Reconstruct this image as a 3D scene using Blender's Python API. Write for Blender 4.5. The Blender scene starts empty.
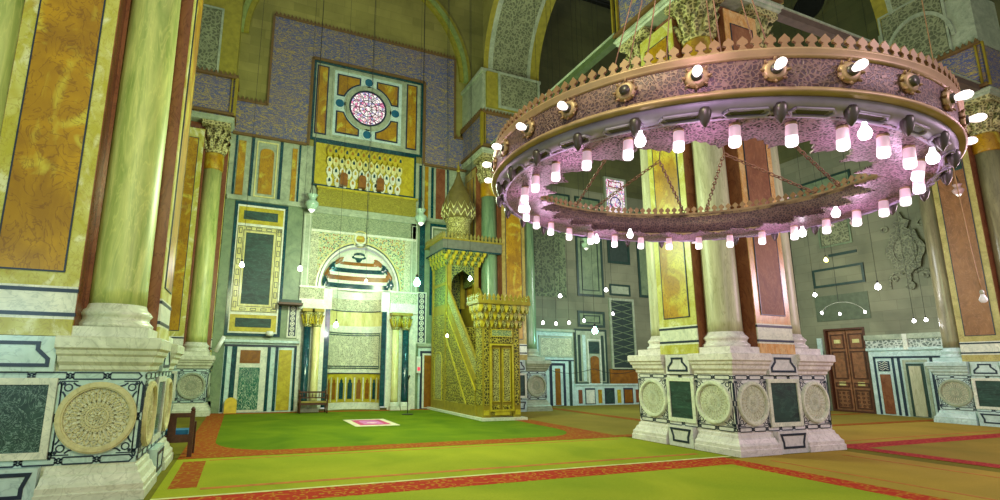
import bpy, math, random
from mathutils import Vector, Matrix
random.seed(7)
D = bpy.data
COL = bpy.context.scene.collection
PI = math.pi

# ------------------------------------------------------------ camera
H = 1.7
cam = D.cameras.new('camera'); cam.sensor_width = 36.0; cam.sensor_fit = 'HORIZONTAL'
cam.lens = 506.6 / 1000 * 36; cam.shift_x = 0.055; cam.shift_y = 0.023
cam.clip_start = 0.05; cam.clip_end = 200
camo = D.objects.new('camera', cam); COL.objects.link(camo)
yaw, pitch, roll = .376388, .186429, .0085268
f_ = Vector((math.sin(yaw)*math.cos(pitch), math.cos(yaw)*math.cos(pitch), math.sin(pitch)))
r_ = Vector((math.cos(yaw), -math.sin(yaw), 0)); u_ = r_.cross(f_)
R_ = r_*math.cos(roll) + u_*math.sin(roll); U_ = -r_*math.sin(roll) + u_*math.cos(roll)
m = Matrix((R_, U_, -f_)).transposed().to_4x4(); m.translation = Vector((0, 0, H))
camo.matrix_world = m
bpy.context.scene.camera = camo
# ------------------------------------------------------------ world, exposure, large lights
vs = bpy.context.scene.view_settings
vs.view_transform = 'Standard'; vs.look = 'None'; vs.gamma = 1.0; vs.use_curve_mapping = False
vs.exposure = 0.0
w = D.worlds.new('world'); bpy.context.scene.world = w; w.use_nodes = True
bg = w.node_tree.nodes['Background']
bg.inputs[0].default_value = (0.82, 0.92, 0.78, 1); bg.inputs[1].default_value = 0.55

def lamp(name, loc, col, power, radius=0.3, kind='POINT', rot=None, size=None):
    l = D.lights.new(name, kind); l.color = col; l.energy = power
    if kind == 'AREA':
        l.size = size
    else:
        l.shadow_soft_size = radius
    o = D.objects.new(name, l); o.location = loc
    if rot: o.rotation_euler = rot
    COL.objects.link(o); return o
# added fill lights with no fixture (behind and beside the camera, and over the prayer area)
lamp('fill_light', (-0.6, 1.0, 6.5), (0.92, 1.0, 0.50), 1000, .8)
lamp('fill_light', (3.8, 13.0, 6.5), (0.78, 1.0, 0.58), 2300, .8)
lamp('fill_light', (6.5, -3.0, 5.5), (1.0, 0.76, 0.86), 850, .8)
lamp('fill_light', (17.0, 3.5, 4.5), (1.0, 0.70, 0.86), 900, .8)
lamp('fill_light', (18.0, 14.5, 6.5), (0.86, 0.90, 0.88), 800, .8)
lamp('fill_light', (-4.5, 3.0, 2.6), (0.55, 0.90, 1.0), 190, .5)

# ------------------------------------------------------------ materials
def lin(c):
    r = []
    for x in c[:3]:
        x = x/255.0
        r.append(x/12.92 if x <= 0.04045 else ((x+0.055)/1.055)**2.4)
    return (r[0], r[1], r[2], 1)
MC = {}
def newmat(name, rough=0.5, metal=0.0):
    m = D.materials.new(name); m.use_nodes = True
    nt = m.node_tree; b = nt.nodes['Principled BSDF']
    b.inputs['Roughness'].default_value = rough; b.inputs['Metallic'].default_value = metal
    return m, nt, b
def N(nt, t, **k):
    n = nt.nodes.new(t)
    for a, v in k.items():
        if a in n.inputs.keys() if isinstance(a, str) else False: n.inputs[a].default_value = v
        else: setattr(n, a, v)
    return n
def coords(nt, scale=(1, 1, 1)):
    tc = nt.nodes.new('ShaderNodeTexCoord'); mp = nt.nodes.new('ShaderNodeMapping')
    mp.inputs['Scale'].default_value = scale
    nt.links.new(tc.outputs['Object'], mp.inputs['Vector']); return mp.outputs['Vector']
def ramp(nt, fac, stops, interp='LINEAR'):
    r = nt.nodes.new('ShaderNodeValToRGB'); r.color_ramp.interpolation = interp
    e = r.color_ramp.elements
    while len(e) < len(stops): e.new(0.5)
    for i, (p, c) in enumerate(stops): e[i].position = p; e[i].color = c
    nt.links.new(fac, r.inputs['Fac']); return r.outputs['Color']
def mixc(nt, fac, a, b, mode='MIX'):
    n = nt.nodes.new('ShaderNodeMix'); n.data_type = 'RGBA'; n.blend_type = mode
    if isinstance(fac, float): n.inputs[0].default_value = fac
    else: nt.links.new(fac, n.inputs[0])
    for s, v in ((6, a), (7, b)):
        if isinstance(v, tuple): n.inputs[s].default_value = v
        else: nt.links.new(v, n.inputs[s])
    return n.outputs[2]
def noise(nt, vec, scale, detail=4, dist=0.0):
    n = nt.nodes.new('ShaderNodeTexNoise'); n.inputs['Scale'].default_value = scale
    n.inputs['Detail'].default_value = detail; n.inputs['Distortion'].default_value = dist
    nt.links.new(vec, n.inputs['Vector']); return n.outputs['Fac']
def bump(nt, b, h, strength=0.3, dist=0.02):
    n = nt.nodes.new('ShaderNodeBump'); n.inputs['Strength'].default_value = strength
    n.inputs['Distance'].default_value = dist
    nt.links.new(h, n.inputs['Height']); nt.links.new(n.outputs['Normal'], b.inputs['Normal'])

def plain(name, c, rough=0.5, metal=0.0, var=0.12, scale=6):
    if name in MC: return MC[name]
    m, nt, b = newmat(name, rough, metal); c = lin(c)
    v = coords(nt); n = noise(nt, v, scale)
    d = tuple(x*(1-var*2) for x in c[:3])+(1,); l = tuple(min(1, x*(1+var)) for x in c[:3])+(1,)
    nt.links.new(ramp(nt, n, [(0.3, d), (0.7, l)]), b.inputs['Base Color'])
    MC[name] = m; return m
def marble(name, c1, c2, vein, scale=1.5, amt=0.5, rough=0.25, stretch=(1, 1, 1), dist=1.5):
    if name in MC: return MC[name]
    m, nt, b = newmat(name, rough)
    v = coords(nt, stretch)
    n1 = noise(nt, v, scale, 6, dist)
    base = ramp(nt, n1, [(0.32, lin(c1)), (0.68, lin(c2))])
    n2 = noise(nt, v, scale*1.1, 3, dist*1.8)
    vm = ramp(nt, n2, [(0.465, (0, 0, 0, 1)), (0.497, (amt, amt, amt, 1)), (0.53, (0, 0, 0, 1))])
    n3 = noise(nt, v, scale*6, 5, 0.5)
    col = mixc(nt, vm, base, lin(vein))
    sp = ramp(nt, n3, [(0.3, (.90, .90, .90, 1)), (0.7, (1.06, 1.06, 1.06, 1))])
    col = mixc(nt, 1.0, col, sp, 'MULTIPLY')
    nt.links.new(col, b.inputs['Base Color'])
    MC[name] = m; return m
def mottled(name, c1, c2, pale, spot, vein, scale=1.1, rough=.35):
    if name in MC: return MC[name]
    m, nt, b = newmat(name, rough)
    v = coords(nt, (1, 1, .7))
    base = ramp(nt, noise(nt, v, scale*1.4, 6, 1.2), [(0.35, lin(c1)), (0.62, lin(c2))])
    pm_ = ramp(nt, noise(nt, v, scale*1.1, 5, 1.6), [(0.53, (0, 0, 0, 1)), (0.66, (.75, .75, .75, 1))])
    col = mixc(nt, pm_, base, lin(pale))
    mp = nt.nodes.new('ShaderNodeVectorMath'); mp.operation = 'ADD'; mp.inputs[1].default_value = (7.3, 2.1, 4.7); nt.links.new(v, mp.inputs[0])
    sm_ = ramp(nt, noise(nt, mp.outputs[0], scale*.9, 5, .8), [(0.60, (0, 0, 0, 1)), (0.68, (.8, .8, .8, 1))])
    col = mixc(nt, sm_, col, lin(spot))
    vm = ramp(nt, noise(nt, mp.outputs[0], scale*3, 5, 2.5), [(0.47, (0, 0, 0, 1)), (0.5, (.6, .6, .6, 1)), (0.53, (0, 0, 0, 1))])
    col = mixc(nt, vm, col, lin(vein))
    nt.links.new(col, b.inputs['Base Color']); MC[name] = m; return m
def lattice(name, line, gap, scale=10, width=0.12, rough=0.5, metal=0.0, stretch=(1, 1, 1), warp=0.0, bs=0.6, feature='DISTANCE_TO_EDGE', tint=None):
    """carved relief: raised network of lines over a sunk ground"""
    if name in MC: return MC[name]
    m, nt, b = newmat(name, rough, metal)
    v = coords(nt, stretch)
    if warp:
        nn = nt.nodes.new('ShaderNodeTexNoise'); nn.inputs['Scale'].default_value = scale*0.6
        nt.links.new(v, nn.inputs['Vector'])
        mx = nt.nodes.new('ShaderNodeVectorMath'); mx.operation = 'SCALE'; mx.inputs[3].default_value = warp/scale
        nt.links.new(nn.outputs['Color'], mx.inputs[0])
        ad = nt.nodes.new('ShaderNodeVectorMath'); ad.operation = 'ADD'
        nt.links.new(v, ad.inputs[0]); nt.links.new(mx.outputs[0], ad.inputs[1]); v = ad.outputs[0]
    vo = nt.nodes.new('ShaderNodeTexVoronoi'); vo.feature = feature; vo.inputs['Scale'].default_value = scale
    nt.links.new(v, vo.inputs['Vector'])
    col = ramp(nt, vo.outputs['Distance'], [(width*0.7, lin(line)), (width*1.3, lin(gap))])
    n3 = noise(nt, v, scale*0.35, 4)
    sp = ramp(nt, n3, [(0.3, (.78, .78, .78, 1)), (0.7, (1.15, 1.15, 1.15, 1))])
    col = mixc(nt, 1.0, col, sp, 'MULTIPLY')
    if tint:
        vo2 = nt.nodes.new('ShaderNodeTexVoronoi'); vo2.inputs['Scale'].default_value = scale
        nt.links.new(v, vo2.inputs['Vector'])
        sep = nt.nodes.new('ShaderNodeSeparateColor'); nt.links.new(vo2.outputs['Color'], sep.inputs[0])
        tc = ramp(nt, sep.outputs[0], [(i/len(tint), lin(c)) for i, c in enumerate(tint)], 'CONSTANT')
        fm = ramp(nt, vo.outputs['Distance'], [(width*0.7, (0, 0, 0, 1)), (width*1.3, (1, 1, 1, 1))])
        col = mixc(nt, fm, lin(line), tc)
    nt.links.new(col, b.inputs['Base Color'])
    hh = ramp(nt, vo.outputs['Distance'], [(width*0.7, (1, 1, 1, 1)), (width*1.5, (0, 0, 0, 1))])
    bump(nt, b, hh, bs, 0.02)
    MC[name] = m; return m
def script_mat(name, ground, gold, scale=3.0, rough=0.45, stretch=(1, 1, 1), amt=0.055, g2=None):
    """flowing raised strokes like cursive lettering on a coloured ground"""
    if name in MC: return MC[name]
    m, nt, b = newmat(name, rough)
    v = coords(nt, stretch)
    n1 = noise(nt, v, scale, 3, 2.2)
    n2 = noise(nt, v, scale*2.6, 2, 1.2)
    def band(n, c, wd): return ramp(nt, n, [(c-wd*1.4, (0, 0, 0, 1)), (c-wd, (1, 1, 1, 1)), (c+wd, (1, 1, 1, 1)), (c+wd*1.4, (0, 0, 0, 1))])
    m1 = band(n1, 0.5, amt*0.5); m2 = band(n2, 0.47, amt*0.45)
    mm = mixc(nt, 1.0, m1, m2, 'ADD')
    n3 = noise(nt, v, scale*0.4, 4)
    g = ramp(nt, n3, [(0.35, lin(ground)), (0.65, lin(g2 or ground))])
    col = mixc(nt, mm, g, lin(gold))
    nt.links.new(col, b.inputs['Base Color'])
    bump(nt, b, mm, 0.5, 0.02)
    MC[name] = m; return m
def stone(name, c1, c2, rough=0.75, bw=1.1, bh=0.42, mortar=0.010, m3=0.75):
    if name in MC: return MC[name]
    m, nt, b = newmat(name, rough)
    tc = nt.nodes.new('ShaderNodeTexCoord')
    sp = nt.nodes.new('ShaderNodeSeparateXYZ'); nt.links.new(tc.outputs['Object'], sp.inputs[0])
    ad = nt.nodes.new('ShaderNodeMath'); ad.operation = 'ADD'
    nt.links.new(sp.outputs[0], ad.inputs[0]); nt.links.new(sp.outputs[1], ad.inputs[1])
    cb = nt.nodes.new('ShaderNodeCombineXYZ'); nt.links.new(ad.outputs[0], cb.inputs[0]); nt.links.new(sp.outputs[2], cb.inputs[1])
    br = nt.nodes.new('ShaderNodeTexBrick'); br.inputs['Scale'].default_value = 1.0
    br.inputs['Brick Width'].default_value = bw; br.inputs['Row Height'].default_value = bh
    br.inputs['Mortar Size'].default_value = mortar
    br.inputs['Color1'].default_value = lin(c1); br.inputs['Color2'].default_value = lin(c2)
    br.inputs['Mortar'].default_value = tuple(x*m3 for x in lin(c1)[:3])+(1,)
    nt.links.new(cb.outputs[0], br.inputs['Vector'])
    n = noise(nt, tc.outputs['Object'], 0.7, 6, 0.6)
    s = ramp(nt, n, [(0.3, (.72, .72, .72, 1)), (0.7, (1.15, 1.15, 1.15, 1))])
    nt.links.new(mixc(nt, 1.0, br.outputs['Color'], s, 'MULTIPLY'), b.inputs['Base Color'])
    MC[name] = m; return m
def emis(name, col, strength, base=(255, 255, 255)):
    if name in MC: return MC[name]
    m, nt, b = newmat(name, 0.3)
    b.inputs['Base Color'].default_value = lin(base)
    b.inputs['Emission Color'].default_value = (col[0], col[1], col[2], 1)
    b.inputs['Emission Strength'].default_value = strength
    MC[name] = m; return m
def carpet(name, c1, c2, scale=1.2):
    if name in MC: return MC[name]
    m, nt, b = newmat(name, 0.95)
    b.inputs['Specular IOR Level'].default_value = 0.1
    v = coords(nt, (1, 1, 1)); n = noise(nt, v, scale, 5, 0.6); n2 = noise(nt, v, 60, 3)
    c = ramp(nt, n, [(0.3, lin(c1)), (0.7, lin(c2))])
    s = ramp(nt, n2, [(0.3, (.86, .86, .86, 1)), (0.7, (1.1, 1.1, 1.1, 1))])
    nt.links.new(mixc(nt, 1.0, c, s, 'MULTIPLY'), b.inputs['Base Color'])
    bump(nt, b, n2, 0.3, 0.004)
    MC[name] = m; return m
def carpet_border(name, red, yel, dark, scale=7):
    if name in MC: return MC[name]
    m, nt, b = newmat(name, 0.95)
    b.inputs['Specular IOR Level'].default_value = 0.1
    v = coords(nt)
    vo = nt.nodes.new('ShaderNodeTexVoronoi'); vo.inputs['Scale'].default_value = scale
    nt.links.new(v, vo.inputs['Vector'])
    c = ramp(nt, vo.outputs['Distance'], [(0.0, lin(dark)), (0.16, lin(yel)), (0.32, lin(red)), (0.62, lin(red)), (0.7, lin(yel)), (0.78, lin(red))])
    nt.links.new(c, b.inputs['Base Color'])
    MC[name] = m; return m

WHITE = marble('white_marble', (232, 232, 215), (206, 210, 196), (150, 160, 150), 2.2, .45, .3)
WHITEB = marble('bluish_white_marble', (205, 226, 222), (178, 204, 200), (130, 155, 160), 1.6, .45, .25)
GREYM = marble('grey_marble', (176, 186, 160), (140, 152, 130), (110, 118, 105), 1.8, .4, .4)
CREAM = marble('cream_marble', (226, 222, 160), (200, 192, 120), (170, 150, 90), 1.6, .4, .25, (2, 2, .5))
ONYX = marble('onyx_shaft_marble', (196, 200, 122), (142, 160, 84), (214, 214, 130), 1.4, .45, .42, (3, 3, .45))
ONYXW = marble('pale_shaft_marble', (206, 202, 172), (176, 172, 140), (140, 132, 100), 1.4, .45, .4, (3, 3, .45))
AMBER = mottled('amber_marble', (182, 138, 10), (150, 108, 12), (206, 196, 70), (128, 76, 52), (104, 60, 20))
AMBERL = mottled('yellow_onyx', (200, 198, 112), (178, 170, 56), (226, 226, 186), (172, 146, 40), (150, 128, 40), 2.0)
ROSEM = marble('brown_rose_marble', (140, 88, 58), (118, 66, 44), (84, 44, 34), 2.0, .6, .25, (1, 1, .5), 2.2)
RUST = marble('rust_marble', (150, 98, 30), (120, 74, 22), (110, 60, 44), 2.6, .5, .25)
GREEN = marble('dark_green_marble', (34, 72, 64), (14, 38, 38), (80, 120, 106), 1.8, .35, .5, (.6, .6, 1.4), 2.0)
TEAL = marble('teal_marble', (14, 66, 74), (10, 46, 58), (60, 120, 120), 2.0, .4, .15)
NAVY = plain('navy_inlay', (30, 44, 66), .35)
YEL = marble('yellow_marble', (200, 184, 48), (168, 150, 30), (140, 104, 24), 3.0, .4, .3)
GREYG = marble('grey_green_marble', (128, 146, 112), (100, 120, 92), (80, 96, 76), 1.2, .4, .4)
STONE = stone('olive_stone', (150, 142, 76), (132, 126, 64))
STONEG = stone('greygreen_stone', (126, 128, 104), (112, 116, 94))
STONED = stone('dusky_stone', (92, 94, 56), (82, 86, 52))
CARVE = lattice('carved_stone', (140, 146, 112), (96, 102, 76), 6.5, .13, .7, warp=2.0)
CARVEW = lattice('carved_marble', (214, 214, 184), (150, 154, 128), 16, .16, .6, warp=1.2, bs=.7)
CARVEC = lattice('carved_roundel', (212, 210, 184), (176, 172, 144), 30, .16, .6, warp=.3, bs=.6)
SCRIPT = script_mat('inscription_blue', (80, 90, 142), (182, 158, 84), 2.9, .5, (.6, .6, 1.9), .034, (98, 94, 134))
EDGE = plain('inscription_edge', (112, 84, 44), .6)
GOLD = plain('gilded_wood', (150, 132, 32), .5, .1)
GOLDL = lattice('gilded_lattice', (186, 172, 60), (66, 62, 14), 11, .10, .45, .1, bs=.6)
GOLDF = lattice('gilded_fretwork', (200, 196, 120), (84, 76, 18), 17, .11, .45, .1, bs=.6)
GOLDS = script_mat('green_text_panel', (70, 110, 84), (196, 196, 120), 9, .5, (1, 1, 1), .06)
MOSAIC = lattice('mosaic', (196, 202, 160), (110, 130, 90), 14, .10, .5, bs=.2, tint=[(60, 110, 96), (186, 150, 60), (150, 90, 50), (120, 150, 110), (48, 80, 80), (196, 196, 140)])
WOOD = plain('dark_wood', (82, 42, 24), .45, var=.2, scale=18)
BROWN = plain('door_wood', (140, 92, 60), .5, var=.2, scale=9)
BLACK = plain('black_metal', (20, 22, 20), .5)
BRONZE = lattice('bronze_arabesque', (128, 94, 98), (84, 58, 74), 38, .12, .5, .3, bs=.5, warp=1.4)
BRASS = plain('brass_trim', (172, 136, 110), .45, .3)
BRASSD = plain('crest_brass', (146, 108, 84), .5, .2)
TRAYM = lattice('pierced_tray', (150, 112, 136), (48, 24, 42), 42, .17, .4, .2, bs=.9, warp=1.6)
SILVER = plain('silvered_metal', (156, 138, 170), .5, .1)
DPEND = plain('dark_pendant', (74, 62, 66), .35, .3)
PLASTIC = plain('white_plastic', (225, 228, 220), .4)

# ------------------------------------------------------------ mesh builder
class MB:
    def __init__(s): s.v = []; s.f = []; s.mi = []; s.mats = []; s.sm = []
    def m(s, mat):
        if mat not in s.mats: s.mats.append(mat)
        return s.mats.index(mat)
    def add(s, vs_, fs, mat, smooth=False):
        o = len(s.v); s.v += [tuple(p) for p in vs_]; k = s.m(mat)
        for f in fs: s.f.append([i+o for i in f]); s.mi.append(k); s.sm.append(smooth)
    def box(s, x0, x1, y0, y1, z0, z1, mat):
        if x0 > x1: x0, x1 = x1, x0
        if y0 > y1: y0, y1 = y1, y0
        if z0 > z1: z0, z1 = z1, z0
        V = [(x0, y0, z0), (x1, y0, z0), (x1, y1, z0), (x0, y1, z0), (x0, y0, z1), (x1, y0, z1), (x1, y1, z1), (x0, y1, z1)]
        s.add(V, [(3, 2, 1, 0), (4, 5, 6, 7), (0, 1, 5, 4), (1, 2, 6, 5), (2, 3, 7, 6), (3, 0, 4, 7)], mat)
    def fbox(s, F, u0, u1, z0, z1, d0, d1, mat):
        a = F(u0, z0, d0); b = F(u1, z1, d1)
        s.box(a[0], b[0], a[1], b[1], a[2], b[2], mat)
    def frame(s, F, u0, u1, z0, z1, wd, d0, d1, mat):
        s.fbox(F, u0, u1, z0, z0+wd, d0, d1, mat); s.fbox(F, u0, u1, z1-wd, z1, d0, d1, mat)
        s.fbox(F, u0, u0+wd, z0+wd, z1-wd, d0, d1, mat); s.fbox(F, u1-wd, u1, z0+wd, z1-wd, d0, d1, mat)
    def fpoly(s, F, pts, d0, d1, mat, smooth=False):
        n = len(pts); V = [F(u, z, d0) for u, z in pts]+[F(u, z, d1) for u, z in pts]
        fs = [tuple(range(n, 2*n)), tuple(reversed(range(n)))]
        for i in range(n): j = (i+1) % n; fs.append((i, j, n+j, n+i))
        s.add(V, fs, mat, smooth)
    def ring(s, F, uc, zc, r0, r1, d0, d1, mat, n=40, a0=0, a1=2*PI, zs=1.0):
        full = abs(a1-a0-2*PI) < 1e-6; k = n if full else n+1; V = []
        for i in range(k):
            a = a0+(a1-a0)*i/n; c, t = math.cos(a), math.sin(a)*zs
            V += [F(uc+r0*c, zc+r0*t, d0), F(uc+r1*c, zc+r1*t, d0), F(uc+r1*c, zc+r1*t, d1), F(uc+r0*c, zc+r0*t, d1)]
        fs = []
        for i in range(n):
            j = (i+1) % k if full else i+1
            for q in range(4): w_ = (q+1) % 4; fs.append((i*4+q, j*4+q, j*4+w_, i*4+w_))
        if not full: fs += [(0, 1, 2, 3), (n*4+3, n*4+2, n*4+1, n*4)]
        s.add(V, fs, mat, False)
    def disc(s, F, uc, zc, r, d0, d1, mat, n=36):
        s.fpoly(F, [(uc+r*math.cos(2*PI*i/n), zc+r*math.sin(2*PI*i/n)) for i in range(n)], d0, d1, mat)
    def lathe(s, prof, c, mat, n=24, a0=0, a1=2*PI, smooth=True, sx=1, sy=1, caps=True):
        full = abs(a1-a0-2*PI) < 1e-6; k = n if full else n+1; V = []
        for (r, z) in prof:
            for i in range(k):
                a = a0+(a1-a0)*i/n; V.append((c[0]+r*sx*math.cos(a), c[1]+r*sy*math.sin(a), c[2]+z))
        fs = []
        for p in range(len(prof)-1):
            for i in range(n):
                j = (i+1) % k if full else i+1
                fs.append((p*k+i, p*k+j, (p+1)*k+j, (p+1)*k+i))
        if full and caps and prof[0] != prof[-1]:
            if prof[0][0] > 1e-4: fs.append(tuple(reversed(range(k))))
            if prof[-1][0] > 1e-4: fs.append(tuple(range((len(prof)-1)*k, len(prof)*k)))
        s.add(V, fs, mat, smooth)
    def loft(s, rects, mat):
        """stack of plan rectangles (x0,x1,y0,y1,z)"""
        V = []; fs = []
        for (x0, x1, y0, y1, z) in rects: V += [(x0, y0, z), (x1, y0, z), (x1, y1, z), (x0, y1, z)]
        for p in range(len(rects)-1):
            for i in range(4): j = (i+1) % 4; fs.append((p*4+i, p*4+j, p*4+4+j, p*4+4+i))
        fs.append((3, 2, 1, 0)); q = (len(rects)-1)*4; fs.append((q, q+1, q+2, q+3))
        s.add(V, fs, mat)
    def tube(s, pts, r, mat, n=6, caps=True):
        P = [Vector(p) for p in pts]; V = []; fs = []
        rr = r if isinstance(r, (list, tuple)) else [r]*len(P)
        for i, p in enumerate(P):
            t = (P[min(i+1, len(P)-1)]-P[max(i-1, 0)]).normalized()
            a = t.cross(Vector((0, 0, 1)) if abs(t.z) < .9 else Vector((1, 0, 0))).normalized(); b_ = t.cross(a)
            for k in range(n):
                an = 2*PI*k/n; V.append(tuple(p+(a*math.cos(an)+b_*math.sin(an))*rr[i]))
        for i in range(len(P)-1):
            for k in range(n): j = (k+1) % n; fs.append((i*n+k, i*n+j, (i+1)*n+j, (i+1)*n+k))
        if caps: fs.append(tuple(reversed(range(n)))); fs.append(tuple(range((len(P)-1)*n, len(P)*n)))
        s.add(V, fs, mat, True)
    def fline(s, F, pts, wd, d0, d1, mat, closed=False):
        """flat inlaid strip following a polyline on a face, mitred"""
        n = len(pts); L = []; Rr = []
        for i in range(n):
            if closed: a = pts[i-1]; c = pts[(i+1) % n]
            else: a = pts[max(i-1, 0)]; c = pts[min(i+1, n-1)]
            b = pts[i]
            d1_ = Vector((b[0]-a[0], b[1]-a[1])); d2_ = Vector((c[0]-b[0], c[1]-b[1]))
            if d1_.length < 1e-9: d1_ = d2_
            if d2_.length < 1e-9: d2_ = d1_
            d1_.normalize(); d2_.normalize(); t = (d1_+d2_)
            if t.length < 1e-6: t = d1_
            t.normalize(); nn = Vector((-t.y, t.x)); sc = wd/2/max(.4, nn.dot(Vector((-d1_.y, d1_.x))))
            L.append((b[0]+nn.x*sc, b[1]+nn.y*sc)); Rr.append((b[0]-nn.x*sc, b[1]-nn.y*sc))
        V = []
        for l, r in zip(L, Rr): V += [F(l[0], l[1], d1), F(r[0], r[1], d1), F(r[0], r[1], d0), F(l[0], l[1], d0)]
        fs = []
        for i in range(n if closed else n-1):
            j = (i+1) % n
            for q in range(4): w_ = (q+1) % 4; fs.append((i*4+q, i*4+w_, j*4+w_, j*4+q))
        s.add(V, fs, mat)
    def build(s, name, parent=None, local=False, loc=None):
        me = D.meshes.new(name); off = Vector((0, 0, 0))
        if parent is not None and not local: off = Vector(parent.get('wl', (0, 0, 0)))
        if loc is not None: off = Vector(loc)
        me.from_pydata([tuple(Vector(v)-off) for v in s.v], [], s.f)
        for mt in s.mats: me.materials.append(mt)
        me.polygons.foreach_set('material_index', s.mi); me.polygons.foreach_set('use_smooth', s.sm)
        me.update()
        import bmesh
        bm = bmesh.new(); bm.from_mesh(me); bmesh.ops.recalc_face_normals(bm, faces=bm.faces); bm.to_mesh(me); bm.free()
        o = D.objects.new(name, me); COL.objects.link(o)
        if parent is not None:
            o.parent = parent
            if parent.type == 'MESH' and not local: o.location = off - Vector(parent.get('wl', (0, 0, 0)))
        elif loc is not None: o.location = loc
        o['wl'] = tuple(off)
        return o
def tag(o, label=None, cat=None, group=None, kind=None):
    if label: o['label'] = label
    if cat: o['category'] = cat
    if group: o['group'] = group
    if kind: o['kind'] = kind
    return o
def thing(name, label, cat, loc=(0, 0, 0), group=None):
    o = D.objects.new(name, None); COL.objects.link(o); o.location = loc; o.empty_display_size = .2
    o['wl'] = tuple(loc); tag(o, label, cat, group); return o
def struct(name, mb): o = mb.build(name); o['kind'] = 'structure'; return o
def face(o, u, n):
    return lambda a, z, d: (o[0]+u[0]*a+n[0]*d, o[1]+u[1]*a+n[1]*d, z)
FQ = face((0, 21), (1, 0), (0, -1))        # qibla wall, u = x
FR = face((24.6, 0), (0, 1), (-1, 0))      # right wall, u = y

# ------------------------------------------------------------ setting
b = MB(); b.box(-14, 26, -8, 22.2, -.2, 0, carpet('floor_carpet', (120, 112, 34), (100, 96, 30))); struct('floor', b)
# qibla wall: slab with an opening for the niche
NX, NR = 4.40, 1.42
b = MB()
for (x0, x1, z0, z1) in ((-8, NX-1.75, 0, 7), (NX+1.75, 24.6, 0, 7), (-8, 24.6, 7, 34)):
    b.box(x0, x1, 21, 21.6, z0, z1, STONE if x0 < 0 or z0 else GREYG)
b.fbox(FQ, -4, 9.3, 8.3, 11.0, 0, .012, GREYM)
b.fbox(FQ, 9.3, 24.6, 0, 11.0, 0, .012, STONEG)
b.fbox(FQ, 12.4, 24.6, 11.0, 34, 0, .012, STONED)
b.fbox(FQ, -1.1, 2.3, 0, 8.3, 0, .016, GREYG); b.fbox(FQ, 6.6, 9.3, 0, 8.3, 0, .016, GREYG)
wq = struct('wall_front', b)
b = MB()
b.box(24.6, 25.2, -8, 13.55, 0, 34, STONEG); b.box(24.6, 25.2, 15.2, 21.6, 0, 34, STONEG)
b.box(24.6, 25.2, 13.55, 15.2, 3.6, 34, STONEG)
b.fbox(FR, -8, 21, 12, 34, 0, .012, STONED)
wr = struct('wall_right', b)
b = MB(); b.box(-14.6, -14, -8, 22, 0, 22, STONE); struct('wall_left', b)

def panel(name, F, parts, parent, kindlabel=None):
    """parts: list of (kind, ...). One mesh."""
    b = MB()
    for p in parts:
        if p[0] == 'f': b.frame(F, *p[1:])
        elif p[0] == 'b': b.fbox(F, *p[1:])
        elif p[0] == 'l': b.fline(F, *p[1:])
    return b.build(name, parent)

# --- left dado below the great panel
P = [('b', -.62, 2.02, 0, 2.62, 0, .04, WHITEB)]
for a, c in ((-.60, -.50), (-.34, -.16), (.93, 1.05), (1.22, 1.33), (1.92, 2.02)): P.append(('b', a, c, .05, 2.52, 0, .055, TEAL))
P += [('b', -.62, 2.02, 2.46, 2.54, 0, .058, NAVY), ('b', -.16, .92, .05, 2.44, 0, .06, WHITE), ('b', -.04, .68, 1.84, 2.33, 0, .075, RUST),
      ('b', -.04, .70, .12, 1.68, 0, .075, marble('green_white_marble', (60, 120, 96), (34, 88, 80), (214, 226, 200), 2.6, .9, .2, (1.2, 1, .5), 3)),
      ('b', 1.36, 1.84, .08, 2.36, 0, .07, YEL)]
panel('dado_panel', FQ, P, wq)
panel('ledge', FQ, [('b', -.7, 2.1, 2.62, 2.72, 0, .16, WHITEB), ('b', -.66, 2.05, 2.72, 2.80, 0, .10, GREYM)], wq)
# --- great panel
P = [('b', -.68, 1.34, 2.86, 8.2, 0, .05, TEAL), ('b', -.56, 1.22, 2.97, 8.06, 0, .06, WHITE)]
P += [('b', -.52, 1.17, 7.30, 7.98, 0, .07, YEL), ('b', -.33, .96, 7.46, 7.82, 0, .08, GREEN),
      ('b', -.52, 1.17, 3.03, 3.68, 0, .07, YEL), ('b', -.32, .98, 3.2, 3.55, 0, .08, GREEN),
      ('f', -.52, 1.17, 3.78, 7.2, .26, 0, .07, CREAM), ('b', -.22, .88, 4.06, 6.96, 0, .065, GREEN), ('f', -.24, .90, 4.04, 6.98, .05, 0, .085, CREAM)]
P.append(('l', [(-.50, 3.80), (1.15, 3.80), (1.15, 7.18), (-.50, 7.18)], .02, .07, .078, NAVY, True))
P.append(('l', [(-.29, 4.0), (.95, 4.0), (.95, 7.02), (-.29, 7.02)], .02, .07, .078, NAVY, True))
for z in [3.95+i*.42 for i in range(8)]:
    for x in (-.395, 1.055):
        P.append(('l', [(x-.05, z), (x-.05, z+.22), (x+.05, z+.22), (x+.05, z)], .02, .07, .08, NAVY, True))
for x in [-.2+i*.38 for i in range(4)]:
    for z in (3.89, 7.1):
        P.append(('l', [(x, z-.04), (x+.2, z-.04), (x+.2, z+.04), (x, z+.04)], .02, .07, .08, NAVY, True))
panel('marble_panel', FQ, P, wq)
panel('moulding', FQ, [('b', -1.0, 2.2, 8.22, 8.40, 0, .12, GREYM)], wq)
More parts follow.
